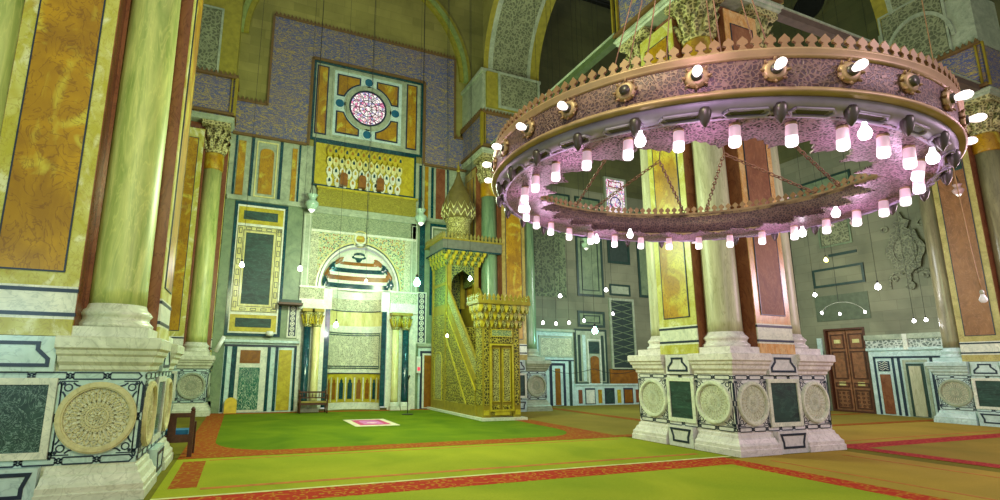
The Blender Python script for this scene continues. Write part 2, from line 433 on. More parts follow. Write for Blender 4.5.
# --- upper strips left and right
def arch_pts(x0, x1, z0, z1, n=8, pointed=.8):
    r = (x1-x0)/2; c = (x0+x1)/2; zc = z1-r*pointed
    return [(x0, z0), (x1, z0)]+[(c+r*math.cos(PI*i/n), zc+r*pointed*math.sin(PI*i/n)**.8 if 0 < i < n else zc) for i in range(n+1)]
b = MB()
for (x0, x1) in ((-.74, -.46), (1.36, 1.56)): b.fbox(FQ, x0, x1, 8.45, 10.75, 0, .05, AMBER)
for (x0, x1) in ((-.86, -.78), (-.26, -.14), (.86, .98), (1.62, 1.7)): b.fbox(FQ, x0, x1, 8.45, 10.95, 0, .045, TEAL)
b.fpoly(FQ, arch_pts(.1, .64, 8.6, 10.55), 0, .06, AMBER); b.frame(FQ, -.05, .78, 8.45, 10.85, .05, 0, .05, CREAM)
b.build('strip_panel', wq)
b = MB()
for (x0, x1, mt) in ((6.98, 7.12, TEAL), (7.25, 7.42, AMBER), (7.56, 7.68, TEAL), (7.8, 8.25, ROSEM), (8.35, 8.45, TEAL), (8.7, 8.95, GREYM)):
    b.fbox(FQ, x0, x1, 8.45, 10.9, 0, .05, mt)
b.build('strip_panel', wq)
b = MB()
b.frame(FQ, 7.55, 9.1, 4.0, 8.2, .12, 0, .05, TEAL); b.fbox(FQ, 7.75, 8.9, 4.3, 7.9, 0, .03, GREYM)
b.frame(FQ, 7.62, 9.0, 6.9, 8.05, .05, 0, .06, WHITE); b.fbox(FQ, 7.05, 7.3, 2.9, 8.1, 0, .04, TEAL)
b.build('marble_panel', wq)
# --- knot panels beside the mihrab
def knot(x0, x1, z0, z1):
    b = MB(); b.fbox(FQ, x0, x1, z0, z1, 0, .05, NAVY)
    c = (x0+x1)/2; r = (x1-x0)*.34; n = int((z1-z0)/(2*r*.95))
    for i in range(n):
        z = z0+(z1-z0)*(i+.5)/n
        b.ring(FQ, c, z, r*.62, r*.95, .05, .06, WHITE, 16)
        b.fpoly(FQ, [(c, z-r*.45), (c+r*.45, z), (c, z+r*.45), (c-r*.45, z)], .05, .06, WHITE)
    b.frame(FQ, x0-.05, x1+.05, z0-.05, z1+.05, .05, 0, .06, WHITE)
    b.build('knot_panel', wq)
knot(1.64, 1.92, 2.9, 4.1); knot(7.02, 7.36, 2.8, 4.95)
# --- small tall niche right of the mihrab
b = MB(); b.fbox(FQ, 7.08, 8.0, 0, 2.62, 0, .05, WHITEB); b.fbox(FQ, 7.16, 7.95, 0.02, 2.44, 0, .06, NAVY)
b.fbox(FQ, 7.26, 7.85, .04, 2.34, 0, .07, WHITE); b.fbox(FQ, 7.34, 7.68, .08, 2.26, 0, .08, RUST)
b.fbox(FQ, 7.02, 8.05, 2.62, 2.76, 0, .16, GREYM); b.build('marble_panel', wq)

# --- inscription band (stepped) with crested edge
def band_poly(b, F, x0, x1, z0, z1, mat): b.fbox(F, x0, x1, z0, z1, 0, .09, mat)
b = MB()
for r in ((-4, .22, 11.0, 12.45), (.22, 1.95, 11.0, 16.7), (1.95, 7.15, 15.1, 16.7), (7.15, 8.7, 10.95, 16.7), (8.7, 9.4, 11.0, 12.55)):
    b.fbox(FQ, r[0], r[1], r[2], r[3], 0, .09, SCRIPT)
b.build('inscription_band', wq)
b = MB()
def edge(b, F, x0, x1, z0, z1, w_=.09, dent=True):
    if abs(x1-x0) > abs(z1-z0):
        b.fbox(F, x0, x1, z0-w_/2, z0+w_/2, 0, .13, EDGE)
        if dent:
            n = int(abs(x1-x0)/.16)
            for i in range(n):
                x = x0+(x1-x0)*(i+.5)/n
                b.fpoly(F, [(x-.055, z0+w_/2), (x+.055, z0+w_/2), (x+.04, z0+.12), (x, z0+.2), (x-.04, z0+.12)], .02, .1, EDGE)
    else: b.fbox(F, x0-w_/2, x0+w_/2, z0, z1, 0, .13, EDGE)
edge(b, FQ, .22, 8.7, 16.72, 16.72); edge(b, FQ, .22, .22, 12.45, 16.72); edge(b, FQ, 8.7, 8.7, 12.5, 16.72)
edge(b, FQ, -1.0, .22, 12.47, 12.47); edge(b, FQ, 8.7, 9.3, 12.57, 12.57)
edge(b, FQ, 1.95, 7.15, 15.1, 15.1, .12, False); edge(b, FQ, 1.95, 1.95, 11, 15.1, .12, False); edge(b, FQ, 7.15, 7.15, 11, 15.1, .12, False)
edge(b, FQ, -1, 1.9, 11.02, 11.02, .1, False); edge(b, FQ, 7.2, 9.3, 10.98, 10.98, .1, False)
b.build('crested_edge', wq)
# --- rose window square
b = MB()
b.fbox(FQ, 2.02, 7.08, 11.3, 15.05, 0, .03, GREYM)
b.frame(FQ, 2.02, 7.08, 11.3, 15.05, .1, 0, .08, TEAL)
for x0, x1 in ((2.22, 2.62), (6.34, 6.74)):
    b.fbox(FQ, x0-.06, x1+.06, 11.6, 14.85, 0, .05, NAVY); b.fbox(FQ, x0, x1, 11.66, 14.79, 0, .06, AMBER)
b.fbox(FQ, 2.85, 6.12, 11.58, 14.85, 0, .05, WHITEB); b.frame(FQ, 2.85, 6.12, 11.58, 14.85, .08, .05, .08, GREYM)
CX, CZ = 4.47, 13.2
for sx in (-1, 1):
    for sz in (-1, 1):
        for g, mt, dd in ((0, NAVY, .06), (.07, AMBER, .07)):
            x0 = .36+g; x1 = 1.42-g; z0 = .36+g; z1 = 1.42-g; rr = 1.12+g
            pts = [(x1, z0), (x1, z1), (x0, z1)]
            a0 = math.acos(min(1, x0/rr)); a1 = math.asin(min(1, z0/rr))
            for i in range(9):
                a = a0+(a1-a0)*i/8; pts.append((rr*math.cos(a), rr*math.sin(a)))
            b.fpoly(FQ, [(CX+sx*p[0], CZ+sz*p[1]) for p in pts], .04, dd, mt)
b.ring(FQ, CX, CZ, .86, 1.08, 0, .085, GREYM, 40)
for a in range(4):
    x = CX+1.27*math.cos(a*PI/2); z = CZ+1.27*math.sin(a*PI/2)
    b.ring(FQ, x, z, .19, .26, 0, .085, WHITEB, 20); b.disc(FQ, x, z, .19, 0, .08, plain('blue_boss', (14, 96, 130), .2))
b.build('rose_surround', wq)
b = MB(); b.ring(FQ, CX, CZ, .78, .86, 0, .1, NAVY, 40)
GL = lattice('stained_glass', (90, 60, 90), (250, 225, 235), 11, .05, .3, bs=0, tint=[(250, 235, 245), (220, 120, 170), (245, 225, 240), (170, 160, 215), (250, 240, 250), (225, 170, 190), (245, 225, 240)])
nt = GL.node_tree; pb = nt.nodes['Principled BSDF']; src = pb.inputs['Base Color'].links[0].from_socket
nt.links.new(src, pb.inputs['Emission Color']); pb.inputs['Emission Strength'].default_value = .75
b.disc(FQ, CX, CZ, .79, 0, .06, GL, 40)
for i in range(12):
    a = i*PI/6; b.fline(FQ, [(CX+.14*math.cos(a), CZ+.14*math.sin(a)), (CX+.78*math.cos(a), CZ+.78*math.sin(a))], .025, .06, .075, BLACK)
    b.ring(FQ, CX+.6*math.cos(a+PI/12), CZ+.6*math.sin(a+PI/12), .10, .12, .06, .075, BLACK, 10)
b.ring(FQ, CX, CZ, .12, .15, .06, .08, BLACK, 16); b.ring(FQ, CX, CZ, .38, .41, .06, .08, BLACK, 24)
o = b.build('window_1'); o['kind'] = 'structure'

# --- stalactite panel
b = MB(); b.fbox(FQ, 2.25, 6.75, 9.3, 11.25, 0, .03, YEL); b.frame(FQ, 2.2, 6.8, 9.25, 11.3, .09, 0, .07, TEAL)
for row, (zz, k) in enumerate(((10.85, 14), (10.45, 13), (10.02, 12), (9.6, 10))):
    for i in range(k):
        x = 2.75+(6.1-2.75)*(i+.5)/k; dd = .32-.07*row
        mt = (YEL, CREAM, WHITE, WHITE)[row]
        b.fpoly(FQ, [(x-.12, zz-.14), (x-.05, zz-.3), (x+.05, zz-.3), (x+.12, zz-.14), (x+.12, zz+.02), (x+.06, zz+.12), (x, zz+.2), (x-.06, zz+.12), (x-.12, zz+.02)], 0.03, dd, mt)
        b.fpoly(FQ, [(x-.05, zz-.1), (x+.05, zz-.1), (x+.05, zz), (x, zz+.08), (x-.05, zz)], dd, dd+.012, TEAL if (i+row) % 2 else AMBER)
for x in (3.5, 4.3, 5.1): b.fpoly(FQ, arch_pts(x-.16, x+.16, 9.35, 9.9), .03, .34, RUST)
b.build('stalactite_panel', wq)
b = MB()
b.fbox(FQ, 2.45, 6.78, 8.35, 9.12, 0, .22, script_mat('gilt_inscription', (128, 118, 34), (176, 166, 60), 5, .5, (1, 1, 2), .05))
b.fbox(FQ, 2.4, 6.85, 9.12, 9.2, 0, .27, YEL); b.fbox(FQ, 2.45, 6.78, 8.2, 8.35, 0, .16, GREYM)
b.build('gilt_cornice', wq)

# ------------------------------------------------------------ mihrab
mh = thing('mihrab', 'marble prayer niche with striped half dome and paired columns', 'prayer niche', (NX, 21, 0))
b = MB()
b.fbox(FQ, 2.3, 6.85, 7.35, 8.05, 0, .10, script_mat('grey_inscription', (112, 128, 104), (176, 186, 150), 7, .5, (1, 1, 1.5), .06))
b.fbox(FQ, 2.2, 6.95, 8.05, 8.2, 0, .16, GREYM); b.fbox(FQ, 2.3, 6.85, 7.25, 7.35, 0, .13, WHITE)
b.build('frieze', mh)
# spandrel: mosaic plate with arch opening
ZA, RA = 4.95, 1.66
def arch_curve(r, n=24, z=ZA, k=1.12):
    return [(NX+r*math.cos(PI*i/n), z+r*k*math.sin(PI*i/n)) for i in range(n+1)]
b = MB()
A = arch_curve(RA+.06)
def spand(F, A, x0, x1, ztop, d0, d1, mat):
    n = len(A)-1; V = []; T = []
    for i, (x, z) in enumerate(A):
        a = PI*i/n
        # outer point on the rectangle, along the ray
        dx, dz = math.cos(a), math.sin(a)
        t = 1e9
        if dx > 1e-6: t = min(t, (x1-NX)/dx)
        if dx < -1e-6: t = min(t, (x0-NX)/dx)
        if dz > 1e-6: t = min(t, (ztop-ZA)/dz)
        T.append((NX+dx*t, ZA+dz*t))
    return A, T
A, T = spand(FQ, A, 2.62, 6.62, 7.25, 0, .06, MOSAIC)
for i in range(len(A)-1):
    p = [A[i], A[i+1], T[i+1]]
    if abs(T[i+1][0]-T[i][0]) > 1e-6 and abs(T[i+1][1]-T[i][1]) > 1e-6:
        p.append((T[i][0] if abs(abs(T[i][0]-NX)-2.1) < .35 and T[i][1] < 7.2 else T[i+1][0], 7.25))
    p.append(T[i]); b.fpoly(FQ, p, 0, .06, MOSAIC)
b.build('spandrel', mh)
b = MB()
b.fline(FQ, arch_curve(RA, 32), .08, 0, .12, WHITE); b.fline(FQ, arch_curve(RA+.07, 32), .04, 0, .10, NAVY)
b.fline(FQ, arch_curve(RA+.13, 32), .06, 0, .11, CREAM)
b.ring(FQ, 4.36, 7.1, .19, .26, 0, .12, WHITE, 24); b.ring(FQ, 4.36, 7.1, .32, .37, 0, .12, CREAM, 24); b.disc(FQ, 4.36, 7.1, .19, 0, .1, AMBER, 20)
b.build('arch_moulding', mh)
b = MB()
for x0, x1 in ((1.98, 2.3), (6.62, 6.95)):
    b.fbox(FQ, x0, x1, 4.1, 8.05, 0, .10, GREYM)
    b.fline(FQ, [(x0+.06, 4.2), (x1-.06, 4.2), (x1-.06, 7.95), (x0+.06, 7.95)], .02, .10, .11, WHITE, True)
for x0, x1 in ((2.3, 2.62),): b.fbox(FQ, x0, x1, 4.1, 7.25, 0, .07, CARVEW)
b.fbox(FQ, 6.35, 6.62, 4.1, 7.25, 0, .065, CARVEW)
for x0, x1 in ((1.98, 2.95), (5.75, 6.95)):
    b.fbox(FQ, x0, x1, 4.42, 4.88, 0, .12, CARVEW); b.fbox(FQ, x0, x1, 4.0, 4.42, 0, .16, WHITE); b.fbox(FQ, x0-.02, x1+.02, 4.88, 4.95, 0, .17, WHITE)
    b.fbox(FQ, x0, x1, 0, 4.0, 0, .05, WHITE)
b.fbox(FQ, 2.95, 3.05, .1, 4.9, 0, .06, WHITE); b.fbox(FQ, 5.65, 5.75, .1, 4.9, 0, .06, WHITE)
b.fbox(FQ, 3.05, 3.25, .15, 4.05, 0, .07, TEAL); b.fbox(FQ, 5.42, 5.62, .15, 4.05, 0, .07, TEAL)
b.fbox(FQ, 2.95, 3.3, 4.05, 4.9, 0, .05, WHITE); b.fbox(FQ, 5.38, 5.75, 4.05, 4.9, 0, .05, WHITE)
b.build('jamb', mh)
# concave niche and half dome
NRR = 1.12; ND = .8; nxc = 4.34
def nic(a, r=1.0): return (nxc+NRR*r*math.cos(a), 21+ND*r*math.sin(a))
def nicwall(b, z0, z1, mat, off=0.0, a0=0.0, a1=PI, n=24, rr0=1.0):
    V = []; fs = []
    for i in range(n+1):
        a = a0+(a1-a0)*i/n; x, y = nic(a, rr0-off); V += [(x, y, z0), (x, y, z1)]
    for i in range(n): fs.append((2*i, 2*i+2, 2*i+3, 2*i+1))
    b.add(V, fs, mat, True)
b = MB()
nicwall(b, 0, .28, WHITE, -.0); nicwall(b, .28, 1.45, YEL); nicwall(b, 1.45, 1.62, WHITE, .03); nicwall(b, 1.62, 3.18, CARVEW); nicwall(b, 3.18, 3.45, WHITE, .02)
nicwall(b, 3.45, 4.1, CREAM); nicwall(b, 4.1, 4.6, CARVEW, .02); nicwall(b, 4.6, 4.95, WHITE, .03)
for z in (1.66, 3.12, 1.74, 3.04): nicwall(b, z, z+.04, TEAL, .012, .25, PI-.25)
for a in (.25, PI-.3): nicwall(b, 1.66, 3.16, TEAL, .012, a, a+.05, 2)
# teal/white bands
nicwall(b, 1.45, 1.49, NAVY, .04); nicwall(b, 4.06, 4.1, NAVY, .03)
b.build('niche', mh)
b = MB()
for i in range(9):
    a = PI*(i+.5)/9; mt = (RUST, TEAL, RUST)[i % 3] if i % 2 == 0 else (TEAL if i % 4 == 1 else RUST)
    nicwall(b, .42, 1.08, mt, .03, a-.09, a+.09, 3); nicwall(b, 1.08, 1.2, mt, .03, a-.055, a+.055, 3); nicwall(b, 1.2, 1.26, mt, .03, a-.02, a+.02, 2)
    nicwall(b, .32, 1.3, WHITE, .035, a-PI/18-.025, a-PI/18+.025, 2)
b.build('arcade', mh)
# half dome: horizontal bands of white, teal, rust
RD = 1.63; DD = .50; ZD = ZA; HD = 1.74
def dome(a, e, off=0.0):
    k = 1-off; return (NX+RD*k*math.cos(a)*math.cos(e), 21+DD*k*math.sin(a)*math.cos(e), ZD+HD*k*math.sin(e))
def dpatch(b, a0, a1, e0, e1, mat, off=0.0, n=20, m_=3):
    V = []; fs = []
    for j in range(m_+1):
        for i in range(n+1): V.append(dome(a0+(a1-a0)*i/n, e0+(e1-e0)*j/m_, off))
    for j in range(m_):
        for i in range(n): q = j*(n+1)+i; fs.append((q, q+1, q+n+2, q+n+1))
    b.add(V, fs, mat, True)
b = MB()
dpatch(b, 0, PI, 0, PI/2, WHITE, 0, 32, 12)
b.build('half_dome', mh)
# floor of dome springing (ledge between niche and arch)
b = MB()
V = []; n = 24
for i in range(n+1):
    a = PI*i/n; V.append(nic(a)+(ZA,)); V.append((NX+RD*1.03*math.cos(a), 21+DD*1.03*math.sin(a), ZA))
b.add(V, [(2*i, 2*i+2, 2*i+3, 2*i+1) for i in range(n)], WHITE); b.build('springing_ledge', mh)
bt = {TEAL: MB(), RUST: MB()}
for k, (e0, e1, w0) in enumerate(((.05, .17, 1.00), (.25, .37, 1.02), (.46, .58, .92), (.68, .79, .70))):
    mt = TEAL if k % 2 == 0 else RUST; bb = bt[mt]; c = PI/2
    dpatch(bb, c-w0, c+w0, e0, e1, mt, .012, 24, 2)
    for sgn in (-1, 1):
        a_, b_ = sorted((c+sgn*(w0-.03), c+sgn*(w0+.16))); dpatch(bb, a_, b_, e0+.07, e1+.07, mt, .02, 6, 2)
        for (da, de, rr) in ((.05, .07, .09), (.17, .12, .115), (.28, .20, .10), (.22, .0, .08), (.36, .09, .085), (.20, .26, .08)):
            a = c+sgn*(w0+da); e = (e0+e1)/2+de*(.8 if k < 3 else .7)
            if a < .05 or a > PI-.05: continue
            pts = []
            ce = math.cos(e)
            V = [dome(a, e, .05)]+[dome(a+rr*math.cos(q*PI/5)/max(.5, ce), e+rr*.75*math.sin(q*PI/5), .04) for q in range(10)]
            bb.add(V, [(0, q+1, (q+1) % 10+1) for q in range(10)], mt)
bb = bt[TEAL]
for (da, e, rr) in ((0, .93, .1), (-.16, 1.02, .12), (.16, 1.02, .12), (0, 1.16, .16), (0, .86, .07)):
    a = PI/2+da; ce = math.cos(e)
    V = [dome(a, e, .03)]+[dome(a+rr*math.cos(q*PI/5)/ce, e+rr*.75*math.sin(q*PI/5), .03) for q in range(10)]
    bb.add(V, [(0, q+1, (q+1) % 10+1) for q in range(10)], TEAL)
V = [dome(PI/2, 1.08, .045)]+[dome(PI/2+.16*math.cos(q*PI/5)/.5, 1.08+.07*math.sin(q*PI/5), .045) for q in range(10)]
bb.add(V, [(0, q+1, (q+1) % 10+1) for q in range(10)], WHITE)
bt[TEAL].build('teal_stripe', mh); bt[RUST].build('rust_stripe', mh)
# columns
for x, mt in ((2.34, TEAL), (2.72, CREAM), (5.98, CREAM), (6.42, TEAL)):
    y = 20.72
    b = MB(); b.lathe([(.16, .32), (.15, .5), (.145, 3.3)], (x, y, 0), mt, 20); sh = b.build('column', mh)
    b = MB(); b.box(x-.2, x+.2, y-.2, y+.2, 0, .14, WHITE); b.lathe([(.2, .14), (.21, .18), (.17, .22), (.19, .27), (.16, .33)], (x, y, 0), WHITE, 20); b.build('column_base', sh)
    b = MB(); b.lathe([(.15, 3.28), (.18, 3.33), (.15, 3.38), (.17, 3.5), (.2, 3.7), (.23, 3.86), (.18, 3.88)], (x, y, 0), GOLDF, 16); b.box(x-.23, x+.23, y-.23, y+.28, 3.88, 4.0, GOLD)
    for q in range(8):
        a = q*PI/4+PI/8
        b.tube([(x+.15*math.cos(a), y+.15*math.sin(a), 3.4), (x+.21*math.cos(a), y+.21*math.sin(a), 3.6), (x+.27*math.cos(a), y+.27*math.sin(a), 3.76), (x+.25*math.cos(a), y+.25*math.sin(a), 3.70)], [.04, .035, .025, .01], YEL, 5)
    b.build('capital', sh)

# ------------------------------------------------------------ piers
PROF_BASE = [(0, .16), (.12, .16), (.13, .14), (.20, .14), (.24, .10), (.32, .07), (.34, .04), (.40, .03), (.42, .0), (.45, 0)]
PROF_TOP = [(1.62, 0), (1.65, .03), (1.70, .035), (1.75, .08), (1.82, .09), (1.85, .12), (1.90, .13), (1.93, .165), (2.06, .165), (2.08, .14)]
COLPROF = [(.47, 2.22), (.48, 2.27), (.44, 2.31), (.42, 2.34), (.43, 2.38), (.46, 2.42), (.42, 2.47), (.385, 2.50), (.365, 2.56), (.36, 2.8), (.35, 6), (.325, 9.2)]
def medallion(b, F, u, z, r, mat, rim):
    b.disc(F, u, z, r*.84, 0, .015, mat, 40)
    b.ring(F, u, z, r*.82, r, 0, .05, rim, 40); b.ring(F, u, z, r*.86, r*.96, .05, .065, rim, 40)
    for i in range(24):
        a = 2*PI*i/24; p = lambda rr, aa: (u+rr*math.cos(aa), z+rr*math.sin(aa))
        b.fline(F, [p(r*.30, a), p(r*.62, a+.20), p(r*.80, a)], .014, .015, .024, rim)
        b.fline(F, [p(r*.30, a), p(r*.62, a-.20), p(r*.80, a)], .014, .015, .024, rim)
    b.ring(F, u, z, r*.26, r*.30, .015, .026, rim, 24)
    for i in range(8):
        a = PI*i/4; b.ring(F, u+r*.14*math.cos(a), z+r*.14*math.sin(a), r*.09, r*.11, .015, .024, rim, 10)
def strap(b, F, u0, u1, z, hgt=.085, horizontal=True, mat=None, wd=.018, d0=.0, d1=.012):
    mat = mat or NAVY
    L = u1-u0; n = max(1, round(abs(L)/.42)); s = L/n
    P_ = (lambda a, c: (a, c)) if horizontal else (lambda a, c: (c, a))
    for i in range(n):
        a = u0+i*s; h = hgt/2; k = s*.12
        pts = [(a+k*.2, z), (a+k, z+h), (a+s-k, z+h), (a+s-k*.2, z), (a+s-k, z-h), (a+k, z-h)]
        b.fline(F, [P_(*p) for p in pts], wd, d0, d1, mat, True)
        b.fline(F, [P_(a-k*.9, z+h*.2), P_(a, z+h*.75), P_(a+k*.9, z+h*.2)], wd, d0, d1, mat)
        b.fline(F, [P_(a-k*.9, z-h*.2), P_(a, z-h*.75), P_(a+k*.9, z-h*.2)], wd, d0, d1, mat)
def curls(b, F, u, z, r, half):
    """arabesque in the four corners outside the roundel"""
    for sx in (-1, 1):
        for sz in (-1, 1):
            cx_, cz_ = u+sx*(half-.10), z+sz*(half+.02-.10)
            b.ring(F, cx_, cz_, .035, .052, 0, .012, NAVY, 12)
            b.fline(F, [(cx_-sx*.0, cz_-sz*.18), (cx_+sx*.03, cz_-sz*.09), (cx_+sx*.06, cz_-sz*.05)], .02, 0, .012, NAVY)
            b.fline(F, [(cx_-sx*.18, cz_), (cx_-sx*.09, cz_+sz*.03), (cx_-sx*.05, cz_+sz*.06)], .02, 0, .012, NAVY)
            b.disc(F, cx_-sx*.0+sx*.05, cz_+sz*.05, .022, 0, .012, NAVY, 8)
            b.fline(F, [(cx_-sx*.1, cz_+sz*.08), (cx_+sx*.08, cz_+sz*.08), (cx_+sx*.08, cz_-sz*.1)], .014, 0, .012, NAVY)
def pier(name, label, cx, cy, hx, hy, faces, corners, cols, M, top=True, gold_side=None, clip=None):
    """faces: list of 'S','W','E' sides dressed; corners: sign pairs; M: materials"""
    root = thing(name, label, 'pier', (cx, cy, 0))
    b = MB()
    cw = .98   # corner block width
    for sx, sy in corners:
        x1 = cx+sx*hx; y1 = cy+sy*hy; x0 = x1-sx*cw; y0 = y1-sy*(cw-.06)
        for prof in (PROF_BASE, PROF_TOP):
            R = []
            for z, o in prof:
                o_ = o; R.append((min(x0, x1)-o_, max(x0, x1)+o_, min(y0, y1)-o_, max(y0, y1)+o_, z))
            # keep the flare only outward / slightly inward
            R = [(r[0] if sx < 0 else min(x0, x1)-(r_o*.35), r[1] if sx > 0 else max(x0, x1)+(r_o*.35), r[2] if sy < 0 else min(y0, y1)-(r_o*.35), r[3] if sy > 0 else max(y0, y1)+(r_o*.35), r[4]) for r, (zz_, r_o) in zip(R, prof)]
            b.loft(R, M['base'])
    b.box(cx-hx+.01, cx+hx-.01, cy-hy+.01, cy+hy-.01, 0, 2.07, M['base'])
    b.build('pedestal', root)
    for fc in faces:
        if fc == 'S': F = face((cx, cy-hy), (1, 0), (0, -1)); h = hx
        elif fc == 'W': F = face((cx-hx, cy), (0, 1), (-1, 0)); h = hy
        elif fc == 'E': F = face((cx+hx, cy), (0, 1), (1, 0)); h = hy
        mo = h-.50
        b = MB(); b.fbox(F, -h+.002, h-.002, .45, 1.62, 0, .006, M['die']); b.build('facing', root)
        b = MB()
        strap(b, F, -h+.03, h-.03, 1.565); strap(b, F, -h+.03, h-.03, .505)
        for uu in (-h+.035, -mo+.46+0.0, mo-.46, h-.035): strap(b, F, .57, 1.5, uu, .05, False)
        for sg in (-1, 1): curls(b, F, sg*mo, 1.035, .42, .46)
        b.build('strapwork', root)
        for sg in (-1, 1):
            b = MB(); medallion(b, F, sg*mo, 1.035, .455, CARVEC, M['rim']); b.build('medallion', root)
        pw = mo-.50
        b = MB(); b.fbox(F, -pw, pw, .56, 1.52, 0, .02, M['panel']); b.frame(F, -pw-.02, pw+.02, .54, 1.54, .085, 0, .045, WHITE)
        b.build('green_panel', root)
        # centre blocks with trapezoid inlay
        b = MB(); q = h-cw-.05
        b.fbox(F, -q, q, 1.62, 2.07, 0, .07, M['die'])
        b.fline(F, [(-q+.08, 1.70), (q-.08, 1.70), (q-.08, 1.78), (q-.2, 1.9), (q-.2, 1.98), (-q+.2, 1.98), (-q+.2, 1.9), (-q+.08, 1.78)], .045, .07, .082, NAVY, True)
        b.build('cornice_block', root); b = MB()
        b.fbox(F, -q, q, 0, .45, 0, .12, M['die'])
        b.fline(F, [(-q+.08, .38), (q-.08, .38), (q-.14, .22), (q-.14, .12), (-q+.14, .12), (-q+.14, .22)], .045, .12, .132, NAVY, True)
        b.build('plinth_block', root)
        # shaft core panel on this side
        pw = .56
        D0 = -.16
        core_m, bord_m = (M['core_pinklit'], M['border_pinklit']) if fc == 'S' and 'core_pinklit' in M else (M['core'], M['border'])
        b = MB()
        b.fbox(F, -pw, pw, 2.08, 2.30, D0-.3, .0, bord_m)
        b.fbox(F, -pw, pw, 2.30, 2.74, D0-.3, -.02, WHITE)
        b.fbox(F, -pw-.01, pw+.01, 2.34, 2.39, D0-.3, -.012, NAVY); b.fbox(F, -pw-.01, pw+.01, 2.66, 2.71, D0-.3, -.012, NAVY)
        b.fbox(F, -pw, pw, 2.74, 10.6, D0-.3, -.03, bord_m)
        b.fbox(F, -pw+.19, pw-.19, 2.95, 10.2, -.03, -.015, core_m)
        b.frame(F, -pw+.17, pw-.17, 2.93, 10.22, .02, -.03, -.01, NAVY)
        b.fbox(F, -pw+.2, pw-.2, 8.7, 9.5, -.015, -.005, M['panel']) if gold_side == fc else None
        b.fbox(F, -pw-.012, -pw, 2.1, 10.6, -.5, -.05, ROSEM); b.fbox(F, pw, pw+.012, 2.1, 10.6, -.5, -.05, ROSEM)
        b.build('marble_facing', root)
    b = MB(); b.box(cx-hx+.46, cx+hx-.46, cy-hy+.46, cy+hy-.46, 2.07, 11.0, ROSEM)
    b.box(cx-hx+.36, cx+hx-.36, cy-.62, cy+.62, 2.07, 11.0, ROSEM); b.box(cx-.62, cx+.62, cy-hy+.36, cy+hy-.36, 2.07, 11.0, ROSEM)
    b.build('core', root)
    for i, (sx, sy) in enumerate(corners):
        x = cx+sx*(hx-.53); y = cy+sy*(hy-.52)
        b = MB(); b.lathe(COLPROF[8:], (x, y, 0), M['shaft'][i % len(M['shaft'])], 32); c = b.build('column', root)
        b = MB(); b.box(x-.5, x+.5, y-.5, y+.5, 2.075, 2.22, M['base']); b.lathe(COLPROF[:9], (x, y, 0), M['base'], 32); b.build('column_base', c)
        b = MB(); b.lathe([(.345, 9.15), (.36, 9.2), (.36, 9.75), (.345, 9.8)], (x, y, 0), M['collar'], 28)
        b.lathe([(.34, 9.8), (.38, 9.84), (.38, 9.9), (.34, 9.95), (.36, 10.2), (.40, 10.6), (.46, 10.85)], (x, y, 0), M['cap'], 28)
        b.box(x-.5, x+.5, y-.5, y+.5, 10.85, 11.02, M['cap'])
        for ring_, (zb, n_, k) in enumerate(((9.95, 10, .0), (10.3, 10, .5))):
            for q in range(n_):
                a = 2*PI*(q+k)/n_; ca, sa = math.cos(a), math.sin(a)
                b.tube([(x+.35*ca, y+.35*sa, zb), (x+.42*ca, y+.42*sa, zb+.22), (x+.53*ca, y+.53*sa, zb+.42), (x+.55*ca, y+.55*sa, zb+.34)], [.09, .085, .06, .02], M['cap'], 6)
        b.build('capital', c)
    if top:
        b = MB(); R = [(cx-hx-o, cx+hx+o, cy-hy-o, cy+hy+o, z) for z, o in ((11.02, .0), (11.06, .04), (11.12, .04), (11.16, .09), (11.22, .09), (11.24, .02))]
        b.loft(R, GREYM); b.build('impost', root)
        b = MB(); b.box(cx-hx, cx+hx, cy-hy, cy+hy, 11.24, 12.9, SCRIPT)
        for fc in faces:
            F = {'S': face((cx, cy-hy), (1, 0), (0, -1)), 'W': face((cx-hx, cy), (0, 1), (-1, 0)), 'E': face((cx+hx, cy), (0, 1), (1, 0))}[fc]
            h = hx if fc == 'S' else hy
            edge(b, F, -h-.05, h+.05, 12.9, 12.9); edge(b, F, -h-.05, h+.05, 11.34, 11.34, .1, False)
            for sg in (-1, 1): b.frame(F, sg*h-.12, sg*h+.12, 11.3, 12.9, .05, 0, .08, GOLD)
        b.build('inscription_band', root)
    if clip:
        ax, lim = clip
        stack = list(root.children)
        while stack:
            o = stack.pop(); stack += list(o.children)
            for v in o.data.vertices:
                if v.co[ax] > lim-(cx, cy)[ax]: v.co[ax] = lim-(cx, cy)[ax]
    return root
MR = dict(base=marble('pier_white', (236, 228, 226), (212, 202, 204), (150, 140, 136), 2.2, .4, .35), die=marble('pier_facing_white', (228, 222, 224), (206, 204, 206), (160, 160, 165), 2, .4, .3), rim=WHITE, panel=GREEN,
          border=AMBERL, border_pinklit=marble('pinklit_onyx', (214, 150, 84), (226, 190, 140), (150, 80, 50), 3.0, .5, .25, (1, 1, .5), 2), core_pinklit=marble('pinklit_slab', (150, 96, 66), (124, 72, 50), (170, 120, 90), 2.0, .5, .55, (1, 1, .6), 2), core=AMBER, shaft=[ONYXW], collar=AMBER, cap=lattice('carved_capital', (196, 186, 130), (110, 104, 66), 9, .14, .6))  # south-face border and core: pink light painted into the onyx and amber colours
ML = dict(MR); ML.pop('core_pinklit'); ML.pop('border_pinklit'); ML.update(base=marble('pedestal_grey', (222, 224, 204), (196, 200, 178), (140, 144, 120), 2.2, .4, .35), die=WHITEB, border=AMBERL, shaft=[ONYX],
          panel=marble('veined_green_marble', (60, 88, 84), (44, 66, 70), (150, 180, 176), 3.2, .7, .2, (1, 1, 1), 4), rim=marble('medallion_stone', (214, 206, 160), (196, 186, 136), (150, 140, 100), 2, .3, .5))
